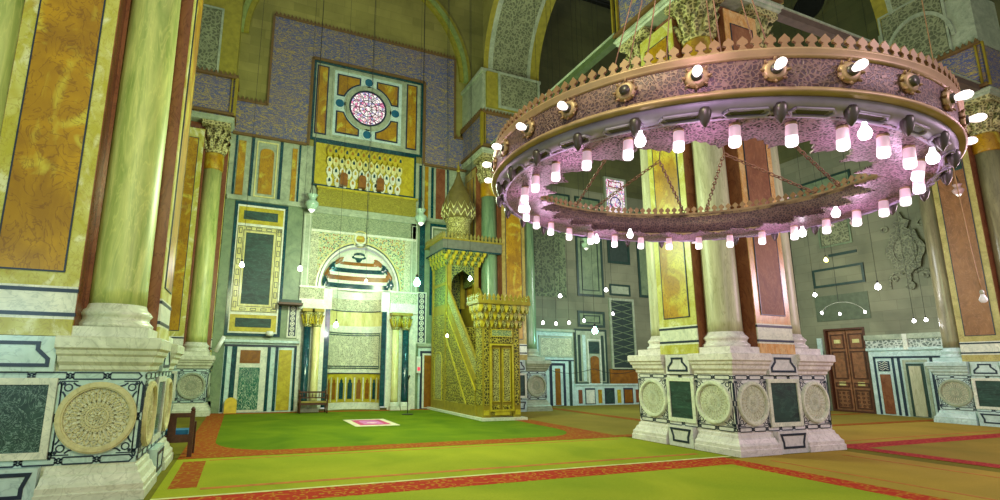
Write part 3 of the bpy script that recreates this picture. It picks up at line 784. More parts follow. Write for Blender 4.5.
pier('pier', 'nearest large marble pier at left edge with green onyx column', -2.68, 9.52, 1.48, 1.42, ['S', 'E'], [(1, -1), (1, 1), (-1, -1)], None, ML)
pier('pier', 'freestanding marble pier seen through and below the chandelier', 11.07, 9.22, 1.48, 1.38, ['S', 'W'], [(-1, -1), (1, -1), (-1, 1), (1, 1)], None, MR)
MA = dict(ML); MA.update(rim=GREYM, border=AMBERL, die=WHITEB)
pier('half_pier', 'half pier against the back wall left of the marble panel', -2.5, 21.5, 1.46, 1.4, ['S', 'E'], [(1, -1), (-1, -1)], None, MA, clip=(1, 20.98))
MCc = dict(MR); MCc.pop('core_pinklit'); MCc.pop('border_pinklit'); MCc.update(base=GREYM, die=WHITEB, shaft=[marble('green_shaft_marble', (130, 158, 120), (96, 130, 96), (80, 110, 84), 1.4, .4, .25, (3, 3, .45))], border=marble('dim_onyx', (180, 160, 90), (150, 130, 60), (120, 84, 50), 2.4, .5, .3), rim=GREYM)
pier('half_pier', 'half pier against the back wall just right of the gilded pulpit', 10.6, 20.15, 1.46, 1.4, ['S', 'W'], [(-1, -1), (1, -1)], None, MCc, gold_side='S', clip=(1, 20.98))
MD = dict(MR); MD.pop('core_pinklit'); MD.pop('border_pinklit'); MD.update(core=marble('brown_slab', (150, 100, 60), (122, 78, 46), (170, 120, 90), 2.0, .5, .4, (1, 1, .6), 2), border=marble('dull_onyx', (190, 176, 110), (160, 150, 84), (130, 100, 60), 2.4, .5, .3), base=WHITEB, die=WHITEB, shaft=[marble('dusky_shaft', (150, 142, 108), (120, 112, 86), (96, 88, 66), 1.4, .4, .3, (3, 3, .45))], rim=GREYM)
pier('half_pier', 'half pier against the right wall, cut by the right edge', 24.31, 9.22, 1.46, 1.38, ['W'], [(-1, -1), (-1, 1)], None, MD, gold_side='W', clip=(0, 24.58))

# upper masonry: spandrel walls and arches over the piers (structure)
def arch_wall(name, axis, a0, a1, c0, c1, zs, zt, mat, soffit):
    """wall with a round arch; axis 'y' => spans y a0..a1, thickness x c0..c1"""
    b = MB(); n = 28; r = (a1-a0)/2; m0 = (a0+a1)/2
    P_ = (lambda a, c, z: (c, a, z)) if axis == 'y' else (lambda a, c, z: (a, c, z))
    A = [(m0+r*math.cos(PI*i/n), zs+r*math.sin(PI*i/n)) for i in range(n+1)]
    for c in (c0, c1):
        for i in range(n):
            V = [P_(A[i][0], c, A[i][1]), P_(A[i+1][0], c, A[i+1][1]), P_(A[i+1][0], c, zt), P_(A[i][0], c, zt)]
            b.add(V, [(0, 1, 2, 3)], mat)
    V = []
    ww = (c1-c0)
    for i in range(n):
        for (k0, k1, mt) in ((0, .08, YST), (.08, .16, GREYM), (.16, .78, soffit), (.78, .84, GREYM), (.84, 1, YST)):
            V = [P_(A[i][0], c0+ww*k0, A[i][1]), P_(A[i+1][0], c0+ww*k0, A[i+1][1]), P_(A[i+1][0], c0+ww*k1, A[i+1][1]), P_(A[i][0], c0+ww*k1, A[i][1])]
            b.add(V, [(0, 1, 2, 3)], mt)
    o = b.build(name); o['kind'] = 'structure'; return o
YST = plain('ochre_stone', (150, 140, 44), .7)
arch_wall('trim_1', 'y', 10.62, 18.75, 9.2, 12.1, 15.0, 30, STONE, CARVE)
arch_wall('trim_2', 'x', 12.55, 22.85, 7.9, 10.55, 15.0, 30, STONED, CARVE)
b = MB()
for (x0, x1, y0, y1) in ((9.14, 12.06, 18.75, 21), (9.59, 12.55, 7.84, 10.6), (22.85, 24.6, 7.84, 10.6), (-4, -1.04, 20.1, 21)):
    b.box(x0, x1, y0, y1, 12.95, 15.0 if x0 > 0 else 20, YST if x0 < 0 else GREYM)
b.box(9.05, 12.15, 18.66, 21, 14.9, 15.05, GREYM); b.box(9.3, 11.95, 18.60, 18.75, 13.2, 14.9, YST)
struct('trim_3', b)
b = MB(); F = face((0, 18.6), (1, 0), (0, -1)); b.fbox(F, 9.95, 11.9, 13.3, 14.85, 0, .04, CARVE); b.frame(F, 9.85, 12.0, 13.2, 14.95, .1, 0, .07, GREYM)
F = face((0, 20.1), (1, 0), (0, -1)); b.fbox(F, -3.0, -1.75, 13.0, 15.7, 0, .04, CARVE); b.frame(F, -3.1, -1.68, 12.9, 15.8, .08, 0, .07, GREYM)
F = face((22.85, 0), (0, 1), (-1, 0)); b.fbox(F, 8.6, 10.4, 13.1, 15.6, 0, .04, CARVE); b.frame(F, 8.5, 10.5, 13.0, 15.7, .07, 0, .07, GREYM)
b.ring(F, 9.4, 13.6, .95, 1.05, 0, .09, GREYM, 24, 0, PI, 1.4)
struct('trim_4', b)
# blind arch on the qibla wall
b = MB()
for rr, mt, dd in ((5.15, plain('pale_green_stone', (140, 156, 90), .7), .25), (5.35, YST, .18), (4.95, YST, .14)):
    b.ring(FQ, 4.1, 15.6, rr-.1, rr+.1, 0, dd, mt, 40, 0, PI)
struct('trim_5', b)
# tie beams
b = MB()
b.box(9.5, 9.72, 10.6, 18.8, 11.2, 11.4, plain('beam_green', (70, 84, 48), .6)); b.box(12.55, 22.85, 8.0, 8.22, 11.2, 11.4, plain('beam_brown', (96, 78, 70), .6))
b.box(9.47, 9.75, 10.6, 18.8, 11.4, 11.46, GREYM); b.box(12.55, 22.85, 7.97, 8.25, 11.4, 11.46, GREYM)
struct('trim_6', b)
# oculi
b = MB()
for F, u_0, z_0 in ((FQ, 19.9, 20.5), (FR, 13.9, 19.3)):
    b.disc(F, u_0, z_0, .8, 0, .06, plain('oculus_dark', (26, 28, 30), .3), 24); b.ring(F, u_0, z_0, .8, .92, 0, .12, STONED, 24)
o = struct('window_2', b)

DTEAL = plain('dusky_frame', (36, 62, 56), .4)
# ------------------------------------------------------------ side bay of the back wall (x 12.5 - 24.6)
def framed(b, F, u0, u1, z0, z1, line, fill, wd=.1, d=.05):
    b.fbox(F, u0, u1, z0, z1, 0, d*.6, fill); b.frame(F, u0, u1, z0, z1, wd, 0, d, line)
b = MB(); framed(b, FQ, 15.45, 17.1, 5.35, 8.5, DTEAL, GREYG, .12); b.frame(FQ, 15.75, 16.8, 5.65, 8.2, .04, 0, .06, DTEAL)
framed(b, FQ, 17.45, 18.9, 7.2, 8.8, DTEAL, plain('dark_slate', (52, 66, 62), .4), .14); framed(b, FQ, 17.45, 18.8, 5.5, 6.1, DTEAL, GREYM, .1)
framed(b, FQ, 15.4, 17.05, 3.8, 4.6, DTEAL, GREYG, .12); b.frame(FQ, 15.75, 16.75, 4.0, 4.4, .05, 0, .06, DTEAL)
framed(b, FQ, 12.9, 15.2, 8.7, 10.6, DTEAL, GREYG, .1); framed(b, FQ, 15.5, 17.1, 8.8, 10.6, DTEAL, GREYG, .1)
framed(b, FQ, 19.4, 24.3, 5.5, 10.4, DTEAL, GREYG, .14); framed(b, FQ, 20.2, 23.5, 6.2, 9.8, GREYM, GREEN, .12)
b.build('marble_panel', wq)
b = MB(); b.fbox(FQ, 13.0, 14.8, 5.2, 8.9, 0, .05, lattice('carved_plaque', (112, 128, 92), (76, 90, 66), 5, .13, .6, warp=2, bs=1)); b.build('carved_panel', wq)
b = MB(); b.fbox(FQ, 17.4, 18.9, 1.8, 5.25, 0, .04, plain('screen_dark', (38, 56, 54), .5)); b.frame(FQ, 17.35, 18.95, 1.7, 5.35, .12, 0, .08, GREYM)
for i in range(9): b.fline(FQ, [(17.5, 2.0+i*.36), (18.8, 2.3+i*.36)], .03, .04, .055, GREYG); b.fline(FQ, [(18.8, 2.0+i*.36), (17.5, 2.3+i*.36)], .03, .04, .055, GREYG)
b.build('lattice_screen', wq)
b = MB(); framed(b, FQ, 15.15, 17.1, 1.0, 3.7, DTEAL, GREYM, .1)
for (a, c, mt) in ((15.35, 15.5, DTEAL), (15.62, 15.8, WHITEB), (16.75, 16.9, DTEAL)): b.fbox(FQ, a, c, 1.15, 3.4, 0, .05, mt)
b.fpoly(FQ, arch_pts(16.05, 16.55, 1.05, 2.38), 0, .07, RUST); b.fbox(FQ, 15.98, 16.6, 2.5, 3.08, 0, .07, GREEN); b.frame(FQ, 15.9, 16.7, 1.0, 3.2, .06, 0, .06, WHITE)
b.fbox(FQ, 17.2, 19.6, 1.0, 1.75, 0, .08, RUST); b.build('marble_panel', wq)
b = MB(); b.fbox(FQ, 15.05, 24.6, 0, .95, 0, .06, WHITEB)
xs = 15.25; k = 0
while xs < 24.3:
    mt = [ROSEM, WHITE, AMBER, GREEN, YEL, RUST][k % 6]; wd_ = (.22, .5)[k % 2]
    if k % 2: b.fbox(FQ, xs-.05, xs+wd_+.05, .06, .82, 0, .07, NAVY)
    b.fbox(FQ, xs, xs+wd_, .10, .74, 0, .08, mt); xs += wd_+.22; k += 1
b.fbox(FQ, 15.05, 24.6, .95, 1.03, 0, .12, WHITEB); b.build('dado_panel', wq)
b = MB(); b.fbox(FQ, 12.4, 15.05, 0, 3.5, 0, .05, WHITEB)
b.fbox(FQ, 12.4, 15.05, 2.1, 2.16, 0, .07, NAVY); b.fbox(FQ, 13.2, 15.0, 2.35, 3.2, 0, .07, CARVEW); b.frame(FQ, 13.1, 15.03, 2.28, 3.3, .07, 0, .09, GREYM)
b.fbox(FQ, 13.65, 14.55, 0, 2.0, 0, .06, NAVY); b.fbox(FQ, 13.8, 14.4, .03, 1.88, 0, .07, WHITEB); b.fbox(FQ, 13.95, 14.25, .05, 1.75, 0, .08, RUST)
b.fbox(FQ, 12.4, 15.1, 3.5, 3.62, 0, .16, GREYM); b.fbox(FQ, 14.75, 14.9, 0, 2.1, 0, .07, DTEAL); b.build('dado_panel', wq)
# stained glass arched window
b = MB(); b.fbox(FQ, 17.5, 18.75, 9.95, 11.85, 0, .06, GL); b.frame(FQ, 17.4, 18.85, 9.85, 11.95, .1, 0, .12, GREYM)
b.fline(FQ, [(17.65, 10.0), (17.65, 10.7), (17.8, 11.0), (18.12, 11.2), (18.45, 11.0), (18.6, 10.7), (18.6, 10.0)], .05, .06, .09, WHITE)
b.ring(FQ, 18.12, 10.55, .3, .35, .06, .09, NAVY, 20); b.fbox(FQ, 17.6, 18.65, 11.3, 11.36, .06, .09, WHITE); b.frame(FQ, 17.7, 18.55, 11.4, 11.75, .04, .06, .09, RUST)
o = b.build('window_3'); o['kind'] = 'structure'
# ------------------------------------------------------------ right wall
b = MB(); b.fbox(FR, 10.7, 13.5, 0, 2.58, 0, .05, WHITEB)
for a, c in ((11.38, 11.47), (11.22, 11.32), (12.42, 12.52), (12.63, 12.72), (13.28, 13.36), (10.95, 11.05)): b.fbox(FR, a, c, .02, 2.3, 0, .06, NAVY)
b.fbox(FR, 10.9, 13.36, 2.26, 2.34, 0, .06, NAVY)
b.fbox(FR, 12.82, 13.18, .05, 1.62, 0, .08, ROSEM); b.fbox(FR, 12.8, 13.2, 1.75, 2.15, 0, .08, NAVY)
for i in range(4): b.fline(FR, [(12.84, 1.8+i*.09), (12.95, 1.86+i*.09), (13.05, 1.78+i*.09), (13.16, 1.85+i*.09)], .02, .08, .09, WHITE)
b.frame(FR, 11.55, 12.35, .0, 2.2, .1, 0, .07, GREYM); b.fbox(FR, 11.78, 12.16, .04, 1.95, 0, .08, ONYXW); b.frame(FR, 11.68, 12.25, .02, 2.05, .09, 0, .075, DTEAL)
b.build('dado_panel', wr)
b = MB(); b.fbox(FR, 10.6, 13.55, 2.58, 2.68, 0, .12, WHITEB); b.fbox(FR, 10.6, 13.55, 2.68, 3.02, 0, .06, lattice('frieze_lattice', (196, 206, 196), (110, 124, 116), 8, .12, .5)); b.fbox(FR, 10.6, 13.55, 3.02, 3.22, 0, .12, GREYM)
b.fbox(FR, 12.05, 12.2, 2.6, 3.22, 0, .13, WHITE); b.build('frieze', wr)
b = MB(); framed(b, FR, 13.22, 15.35, 5.5, 6.35, DTEAL, STONEG, .1); b.fbox(FR, 13.4, 14.55, 6.84, 6.96, 0, .04, DTEAL)
b.fbox(FR, 13.6, 14.75, 7.4, 8.65, 0, .04, CARVE); b.frame(FR, 13.5, 14.85, 7.3, 8.75, .07, 0, .06, GREYG)
framed(b, FR, 13.2, 15.4, 8.95, 10.6, DTEAL, GREYG, .1)
b.fbox(FR, 13.22, 15.4, 3.95, 5.1, 0, .03, plain('dull_slab', (88, 100, 78), .6))
b.fbox(FR, 16.2, 20.6, 1.0, 9.8, 0, .03, GREYG); b.frame(FR, 16.2, 20.6, 3.9, 9.8, .12, 0, .06, DTEAL)
b.build('marble_panel', wr)
b = MB(); b.fbox(FR, 15.3, 21, 0, 2.6, 0, .05, WHITEB); b.fbox(FR, 15.3, 15.5, 0, 3.2, 0, .08, WHITEB); b.fbox(FR, 15.7, 16.4, .1, 2.3, 0, .07, NAVY); b.fbox(FR, 15.8, 16.3, .15, 2.2, 0, .08, WHITE); b.build('dado_panel', wr)
# carved palmette plaque
b = MB(); cu, cz = 11.65, 6.55
CP = lattice('carved_palmette', (124, 128, 102), (100, 104, 84), 8, .14, .6, warp=1.6, bs=1)
b.fpoly(FR, [(cu+.62*math.cos(2*PI*i/30)*(1+.1*math.cos(6*PI*i/15)), cz+.95*math.sin(2*PI*i/30)*(1+.08*math.cos(8*PI*i/15))) for i in range(30)], 0, .12, CP)
b.fpoly(FR, [(cu-.16, cz+.85), (cu+.16, cz+.85), (cu+.3, cz+1.15), (cu+.1, cz+1.3), (cu, cz+1.6), (cu-.1, cz+1.3), (cu-.3, cz+1.15)], 0, .11, CP)
for sg in (-1, 1):
    pts = [(cu+sg*(.2+.5*math.sin(t*.5)), cz-.95-.12*t+.25*math.sin(t)) for t in [0, .6, 1.2, 1.8, 2.4, 3.0, 3.6]]
    b.fline(FR, pts, .07, 0, .06, CP); b.ring(FR, cu+sg*.62, cz+1.0, .08, .14, 0, .06, CP, 14); b.ring(FR, cu+sg*.5, cz-1.1, .06, .12, 0, .06, CP, 14)
b.disc(FR, cu, cz-1.45, .16, 0, .12, CP, 16); b.fpoly(FR, [(cu-.08, cz-.9), (cu+.08, cz-.9), (cu+.05, cz-1.4), (cu-.05, cz-1.4)], 0, .1, CP)
b.ring(FR, cu, cz, .36, .42, .12, .15, CP, 24, zs=1.5)
b.build('palmette_relief', wr)
# door
d1 = MB(); d1.frame(FR, 13.55, 15.2, 0, 3.6, .08, -.3, .03, WOOD); d1.fbox(FR, 13.6, 15.15, 0, 3.55, -.3, -.2, BROWN); do = d1.build('door_1'); do['kind'] = 'structure'
for u0, u1 in ((13.65, 14.36), (14.4, 15.1)):
    b = MB(); b.fbox(FR, u0, u1, .04, 3.5, -.2, -.12, BROWN)
    for z0, z1 in ((.15, .95), (1.05, 1.25), (1.4, 2.6), (2.7, 3.35)): b.frame(FR, u0+.07, u1-.07, z0, z1, .05, -.12, -.09, WOOD)
    for k in range(3):
        for q in range(4): b.ring(FR, u0+.16+k*.19, .28+q*.17, .03, .055, -.12, -.1, WOOD, 8)
    l = b.build('door_leaf', do)
    b = MB()
    for z in (1.12, 2.95): b.fbox(FR, u0+.22, u1-.22, z, z+.16, -.12, -.105, CREAM)
    b.build('ivory_plaque', l)

# ------------------------------------------------------------ carpets
GB = carpet('green_field', (108, 126, 14), (78, 104, 10), .8)
GB2 = carpet('lime_field', (156, 160, 42), (126, 142, 30), .5)
GB3 = carpet('aisle_field', (156, 156, 38), (128, 138, 30), .6)
GB4 = carpet('olive_field', (146, 126, 52), (126, 112, 44), .6)
GB5 = carpet('pinklit_field', (172, 142, 58), (150, 126, 50), .6)  # pink light on the yellow-green carpet mixed into this field colour
BR1 = carpet_border('red_border', (166, 48, 30), (176, 130, 36), (90, 50, 30))
BR2 = carpet_border('rust_border', (146, 70, 26), (150, 116, 30), (110, 56, 20), 6)
BR3 = carpet_border('crimson_border', (150, 40, 46), (190, 90, 60), (90, 40, 40), 7)
THIN = plain('thin_red_line', (176, 104, 24), .95)
WLN = plain('rug_edge', (206, 206, 150), .95)
def carpet_rug(label, x0, x1, y0, y1, field, border, bw, z=.012, inner=None, group=None, boxes=None):
    t = thing('carpet', label, 'carpet', ((x0+x1)/2, (y0+y1)/2, 0), group)
    b = MB()
    for r in (boxes or [(x0, x1, y0, y1)]): b.box(*r, 0.001, z, field)
    b.build('field', t)
    if border:
        b = MB(); xa, xb, ya, yb = bw
        z1 = z+.003
        if ya: b.box(x0, x1, y0, y0+ya, z, z1, border)
        if yb: b.box(x0, x1, y1-yb, y1, z, z1, border)
        if xa: b.box(x0, x0+xa, y0+ya, y1-yb, z, z1, border)
        if xb: b.box(x1-xb, x1, y0+ya, y1-yb, z, z1, border)
        b.build('border', t)
    if inner: 
        b = MB()
        for r in inner: b.box(*r[:4], z, z+.003, r[4])
        b.build('stripe', t)
    return t
t = carpet_rug('green carpet with rust border in front of the prayer niche', -.95, 9.3, 10.92, 20.95, GB, BR2, (.55, .6, .62, .5))
b = MB()   # curved inner corners of the border
for (cx_, sx) in ((-.4, 1), (8.7, -1)):
    pts = [(cx_, 11.54)]+[(cx_+sx*(1.3-1.3*math.sin(a)), 11.54+1.6-1.6*math.cos(a)) for a in [PI/2*i/8 for i in range(9)]][::-1]
    V = [(x, y, .016) for x, y in pts]; n_ = len(V); b.add(V+[(x, y, .012) for x, y in pts], [tuple(range(n_))]+[(i, (i+1) % n_, n_+(i+1) % n_, n_+i) for i in range(n_)], BR2)
    b.build('border_corner', t); b = MB()
carpet_rug('narrow yellow green aisle carpet between the two left borders', -.95, 9.3, 7.80, 10.9, GB3, None, None, inner=[(-.4, 8.9, 8.22, 8.34, THIN), (-.82, -.45, 8.4, 10.6, BR2), (-.4, 8.9, 10.62, 10.68, THIN), (-.95, 9.3, 7.80, 7.86, WLN)])
carpet_rug('bright lime carpet with red border nearest the camera', -6.5, 9.05, -6, 7.78, GB2, BR1, (.5, .5, .0, .6))
carpet_rug('aisle carpet in painted pink-lit tan running toward the camera right of the lime carpet', 9.08, 12.35, -6, 7.6, GB5, None, None, inner=[(9.6, 9.68, -6, 7.2, THIN), (11.7, 11.78, -6, 7.2, THIN)])
carpet_rug('olive carpet with crimson border at the lower right corner', 12.9, 22.6, -6, 8.15, GB4, BR3, (.5, .0, 0, .5))
carpet_rug('olive carpet stretching to the far wall behind the freestanding pier', 9.33, 24.4, 10.93, 18.5, GB4, BR2, (.0, .0, .35, .0), boxes=[(9.33, 24.4, 10.93, 18.5), (12.3, 24.4, 18.5, 20.9)], inner=[(12.7, 13.15, 11, 20.5, BR2), (13.15, 24, 13.6, 13.9, BR2)])
carpet_rug('dim olive strip of carpet before the brown door', 12.9, 22.6, 8.18, 10.9, GB5, None, None, inner=[(12.6, 24.3, 8.5, 8.58, THIN)])

# prayer rug
t = thing('prayer_rug', 'small pink and white prayer rug on the green carpet', 'rug', (3.9, 16.2, .012))
b = MB(); ang = .03
b.box(3.25, 4.6, 15.2, 17.2, .0125, .022, plain('rug_cream', (226, 214, 190), .95)); b.build('rug_border', t)
b = MB(); b.box(3.45, 4.4, 15.45, 16.95, .022, .026, plain('rug_pink', (196, 70, 120), .95)); b.build('rug_field', t)
b = MB(); F2 = lambda u, z, d: (u, z, .026+d)
b.fpoly(F2, arch_pts(3.62, 4.22, 15.65, 16.7), 0, .003, plain('rug_violet', (210, 120, 190), .95)); b.disc(F2, 3.92, 16.0, .16, .003, .005, plain('rug_pale', (235, 190, 210), .95), 12); b.build('rug_motif', t)

# ------------------------------------------------------------ minbar
mn = thing('minbar', 'tall gilded wooden pulpit with lattice sides and bulbous dome', 'pulpit', (8.3, 18.2, 0))
X0, X1 = 7.62, 9.05
b = MB(); b.box(X0-.14, X1+.14, 15.5, 20.9, .015, .1, WHITE); b.build('plinth', mn)
FW = face((X0, 0), (0, 1), (-1, 0)); FE = face((X1, 0), (0, 1), (1, 0)); FS = face((0, 15.72), (1, 0), (0, -1))
# flank: polygon side
for F, dd in ((FW, 1), (FE, 1)):
    b = MB()
    side = [(16.25, .1), (20.7, .1), (20.7, 4.3), (19.0, 4.3), (16.25, 1.3)]
    b.fpoly(F, side, -.08, 0, GOLD)
    b.fpoly(F, [(16.4, .45), (20.55, .45), (20.55, 3.9), (18.95, 3.9), (16.4, 1.1)], 0, .012, GOLDL)
    b.fline(F, [(16.25, 1.3), (19.0, 4.3)], .16, -.02, .05, GOLD); b.fline(F, [(16.3, .95), (19.05, 3.95)], .06, 0, .04, YEL)
    b.fline(F, [(17.1, .45), (19.3, 3.2)], .10, 0, .03, YEL)
    b.fbox(F, 16.25, 20.7, .1, .45, 0, .03, GOLD); b.fbox(F, 19.1, 19.25, .1, 4.3, 0, .04, GOLD); b.fbox(F, 20.55, 20.7, .1, 6.0, 0, .04, GOLD)
    b.fpoly(F, arch_pts(19.55, 20.3, .5, 2.3), .012, .02, GOLDF); b.fline(F, arch_pts(19.5, 20.35, .45, 2.38), .05, .01, .035, YEL, True)
    b.build('flank', mn)
    b = MB()
    b.fpoly(F, [(16.25, 1.36), (19.0, 4.36), (19.0, 5.0), (16.25, 2.0)], -.05, 0, GOLDF)
    hr = b.build('balustrade', mn); b = MB(); b.fline(F, [(16.25, 2.0), (19.0, 5.0)], .09, -.06, .02, GOLD); b.build('handrail', hr)
# steps
b = MB(); n = 11
for i in range(n):
    y0 = 16.3+i*(2.8/n); b.box(X0, X1, y0, 20.7, .1+i*.3, .1+(i+1)*.3, WOOD)
    b.box(X0+.05, X1-.05, y0-.01, y0, .12+i*.3, .38+i*.3, GOLDL)
b.build('stairs', mn)
# portal
b = MB(); b.box(X0, X0+.28, 15.72, 16.3, .1, 3.15, GOLD); b.box(X1-.28, X1, 15.72, 16.3, .1, 3.15, GOLD); b.box(X0+.28, X1-.28, 15.72, 16.3, 2.6, 3.15, GOLD)
b.fbox(FS, X0+.05, X0+.22, .5, 3.1, 0, .015, GOLDL); b.fbox(FS, X1-.22, X1-.05, .5, 3.1, 0, .015, GOLDL)
b.fbox(FW, 15.78, 16.24, .5, 3.1, 0, .015, GOLDL)
b.fbox(FS, X0+.28, X1-.28, 2.58, 3.1, 0, .015, GOLDL)
b.fbox(FS, X0+.33, X1-.33, 2.82, 3.03, .015, .03, GOLDS); b.frame(FS, X0+.3, X1-.3, 2.79, 3.06, .03, .01, .04, YEL)
b.frame(FS, X0+.26, X1-.26, .3, 2.56, .06, 0, .04, YEL)
for x in (X0+.12, (X0+X1)/2, X1-.12): b.fbox(FS, x-.1 if x != (X0+X1)/2 else x-.28, x+.1 if x != (X0+X1)/2 else x+.28, .18, .34, 0, .03, YEL)
b.build('portal', mn)
for x0, x1 in ((X0+.3, (X0+X1)/2-.01), ((X0+X1)/2+.01, X1-.3)):
    b = MB(); b.fbox(FS, x0, x1, .12, 2.52, -.12, -.05, GOLD)
    b.fbox(FS, x0+.07, x1-.07, .62, 2.4, -.05, -.035, GOLDF); b.frame(FS, x0+.05, x1-.05, .6, 2.42, .03, -.05, -.02, YEL)
    b.fbox(FS, x0+.06, x1-.06, .2, .5, -.05, -.035, GOLDL); b.build('door_leaf', mn)
# muqarnas cornice + crest of portal
def muq(b, x0, x1, y0, y1, z0, z1, rows, spread, mats, cell=.16):
    for r in range(rows):
        o = spread*(r+1)/rows; zz0 = z0+(z1-z0)*r/rows; zz1 = z0+(z1-z0)*(r+1)/rows; po = spread*r/rows
        b.box(x0-po, x1+po, y0-po, y1+po*.3, zz0, zz1, mats[0])
        for (F, a0, a1) in ((face((0, y0-po), (1, 0), (0, -1)), x0-o, x1+o), (face((x0-po, 0), (0, 1), (-1, 0)), y0-o, y1), (face((x1+po, 0), (0, 1), (1, 0)), y0-o, y1)):
            nn = max(3, int((a1-a0)/cell))
            for i in range(nn):
                c = a0+(a1-a0)*(i+.5)/nn; hw = (a1-a0)/nn*.46; hz = zz1-zz0
                b.fpoly(F, [(c-hw, zz1), (c-hw, zz0+hz*.45), (c-hw*.4, zz0+hz*.1), (c, zz0-hz*.15), (c+hw*.4, zz0+hz*.1), (c+hw, zz0+hz*.45), (c+hw, zz1)], 0, spread/rows*.95, mats[1+(i+r) % 2])
def crest(b, F, u0, u1, z, h, wd, mat, d0=-.02, d1=.02):
    n_ = max(2, int(abs(u1-u0)/wd))
    for i in range(n_):
        c = u0+(u1-u0)*(i+.5)/n_; q = (u1-u0)/n_
        b.fpoly(F, [(c-q*.42, z), (c+q*.42, z), (c+q*.2, z+h*.25), (c+q*.40, z+h*.5), (c+q*.18, z+h*.75), (c, z+h), (c-q*.18, z+h*.75), (c-q*.40, z+h*.5), (c-q*.2, z+h*.25)], d0, d1, mat)
b = MB(); muq(b, X0, X1, 15.72, 16.3, 3.15, 3.9, 3, .26, (GOLD, YEL, GOLDF)); b.box(X0-.3, X1+.3, 15.42, 16.4, 3.9, 4.02, GOLD)
b.build('portal_cornice', mn)
b = MB(); crest(b, face((0, 15.44), (1, 0), (0, -1)), X0-.3, X1+.3, 4.02, .24, .16, GOLD); crest(b, face((X0-.28, 0), (0, 1), (-1, 0)), 15.42, 16.4, 4.02, .24, .16, GOLD); crest(b, face((X1+.28, 0), (0, 1), (1, 0)), 15.42, 16.4, 4.02, .24, .16, GOLD)
b.build('portal_crest', mn)
# platform tower with four posts
b = MB()
GRL = lattice('green_gilt_lattice', (140, 150, 70), (52, 72, 44), 9, .11, .5, .1)
b.box(X0, X1, 20.55, 20.7, 4.3, 6.0, GRL)
for (x, y) in ((X0+.1, 19.15), (X1-.1, 19.15), (X0+.1, 20.6), (X1-.1, 20.6)): b.box(x-.1, x+.1, y-.1, y+.1, 4.3, 5.95, GOLD)
b.fbox(FW, 19.25, 20.5, 5.2, 5.95, -.06, 0, GRL); b.fbox(FE, 19.25, 20.5, 5.2, 5.95, -.06, 0, GRL)
b.fbox(FW, 19.25, 20.5, 4.3, 5.1, -.06, 0, GRL); b.fbox(FW, 19.2, 20.6, 5.1, 5.22, -.07, .03, GOLD)
F = face((0, 19.05), (1, 0), (0, -1)); b.fpoly(F, [(X0+.2, 5.95), (X0+.2, 5.2), (X0+.35, 5.5), ((X0+X1)/2, 5.75), (X1-.35, 5.5), (X1-.2, 5.2), (X1-.2, 5.95)], -.08, 0, GRL)
b.build('kiosk', mn)
b = MB(); muq(b, X0, X1, 19.05, 20.7, 5.95, 6.55, 3, .26, (GOLD, GRL, YEL)); b.build('kiosk_cornice', mn)
b = MB(); CAN = plain('canopy_slab', (104, 108, 96), .5)
b.box(7.3, 10.0, 18.72, 20.3, 6.55, 6.92, CAN); b.box(7.34, 9.96, 18.76, 20.9, 6.5, 6.56, TEAL); b.box(7.26, 10.04, 18.68, 20.9, 6.92, 6.98, GOLD); b.build('canopy', mn)
b = MB(); crest(b, face((0, 18.74), (1, 0), (0, -1)), 7.28, 10.02, 6.98, .28, .17, plain('dull_gilt', (140, 130, 60), .5)); crest(b, face((7.3, 0), (0, 1), (-1, 0)), 18.7, 20.9, 6.98, .28, .17, plain('dull_gilt', (140, 130, 60), .5)); b.build('canopy_crest', mn)
b = MB(); cc = (8.22, 19.3, 0)
b.lathe([(.56, 6.98), (.58, 7.1), (.50, 7.16), (.50, 7.82), (.56, 7.88), (.60, 7.95)], cc, GOLDF, 28)
b.lathe([(.60, 7.95), (.68, 8.15), (.71, 8.35), (.68, 8.6), (.56, 8.95), (.38, 9.3), (.22, 9.6), (.11, 9.9), (.06, 10.15)], cc, plain('dome_brown', (104, 92, 44), .5), 28)
for i in range(14):
    a = 2*PI*i/14; a2 = 2*PI*(i+.5)/14; a3 = 2*PI*(i+1)/14
    pr_ = lambda a_, r, z: (cc[0]+r*math.cos(a_), cc[1]+r*math.sin(a_), z)
    for (za, ra, zb, rb) in ((8.0, .63, 8.3, .72), (8.3, .72, 8.65, .67)):
        b.tube([pr_(a, ra, za), pr_(a2, rb, zb), pr_(a3, ra, za)], .022, CREAM, 5)
    b.tube([pr_(a2, .72, 8.3), pr_(a2, .74, 8.18)], .03, CREAM, 5)
b.build('dome', mn)
b = MB(); b.lathe([(.05, 10.1), (.09, 10.2), (.04, 10.28), (.07, 10.36), (.03, 10.44), (.0, 10.75)], cc, GOLD, 12); b.build('finial', mn)

# ------------------------------------------------------------ chandelier
CH = (3.58, 3.20, 3.28)
ch = thing('chandelier', 'huge ring chandelier of pierced pinkish metal with glass lamps', 'chandelier', CH)
ch.rotation_euler = (.05, .04, 0)
NF = 120
def cyl(r, a, z): return (r*math.cos(a), r*math.sin(a), z)
b = MB(); b.lathe([(1.70, .02), (1.712, .05), (1.712, .21), (1.70, .24), (1.68, .24), (1.68, .02), (1.70, .02)], (0, 0, 0), BRONZE, NF); b.build('drum', ch, local=True)
b = MB(); b.lathe([(1.68, -.015), (1.73, -.012), (1.742, .0), (1.735, .015), (1.715, .022), (1.715, .032), (1.68, .03), (1.68, -.015)], (0, 0, 0), BRASS, NF); b.build('lower_rim', ch, local=True)
b = MB(); b.lathe([(1.68, .21), (1.715, .205), (1.728, .22), (1.722, .232), (1.74, .245), (1.735, .26), (1.68, .26), (1.68, .21)], (0, 0, 0), BRASS, NF); b.build('upper_rim', ch, local=True)
b = MB(); n_ = 150
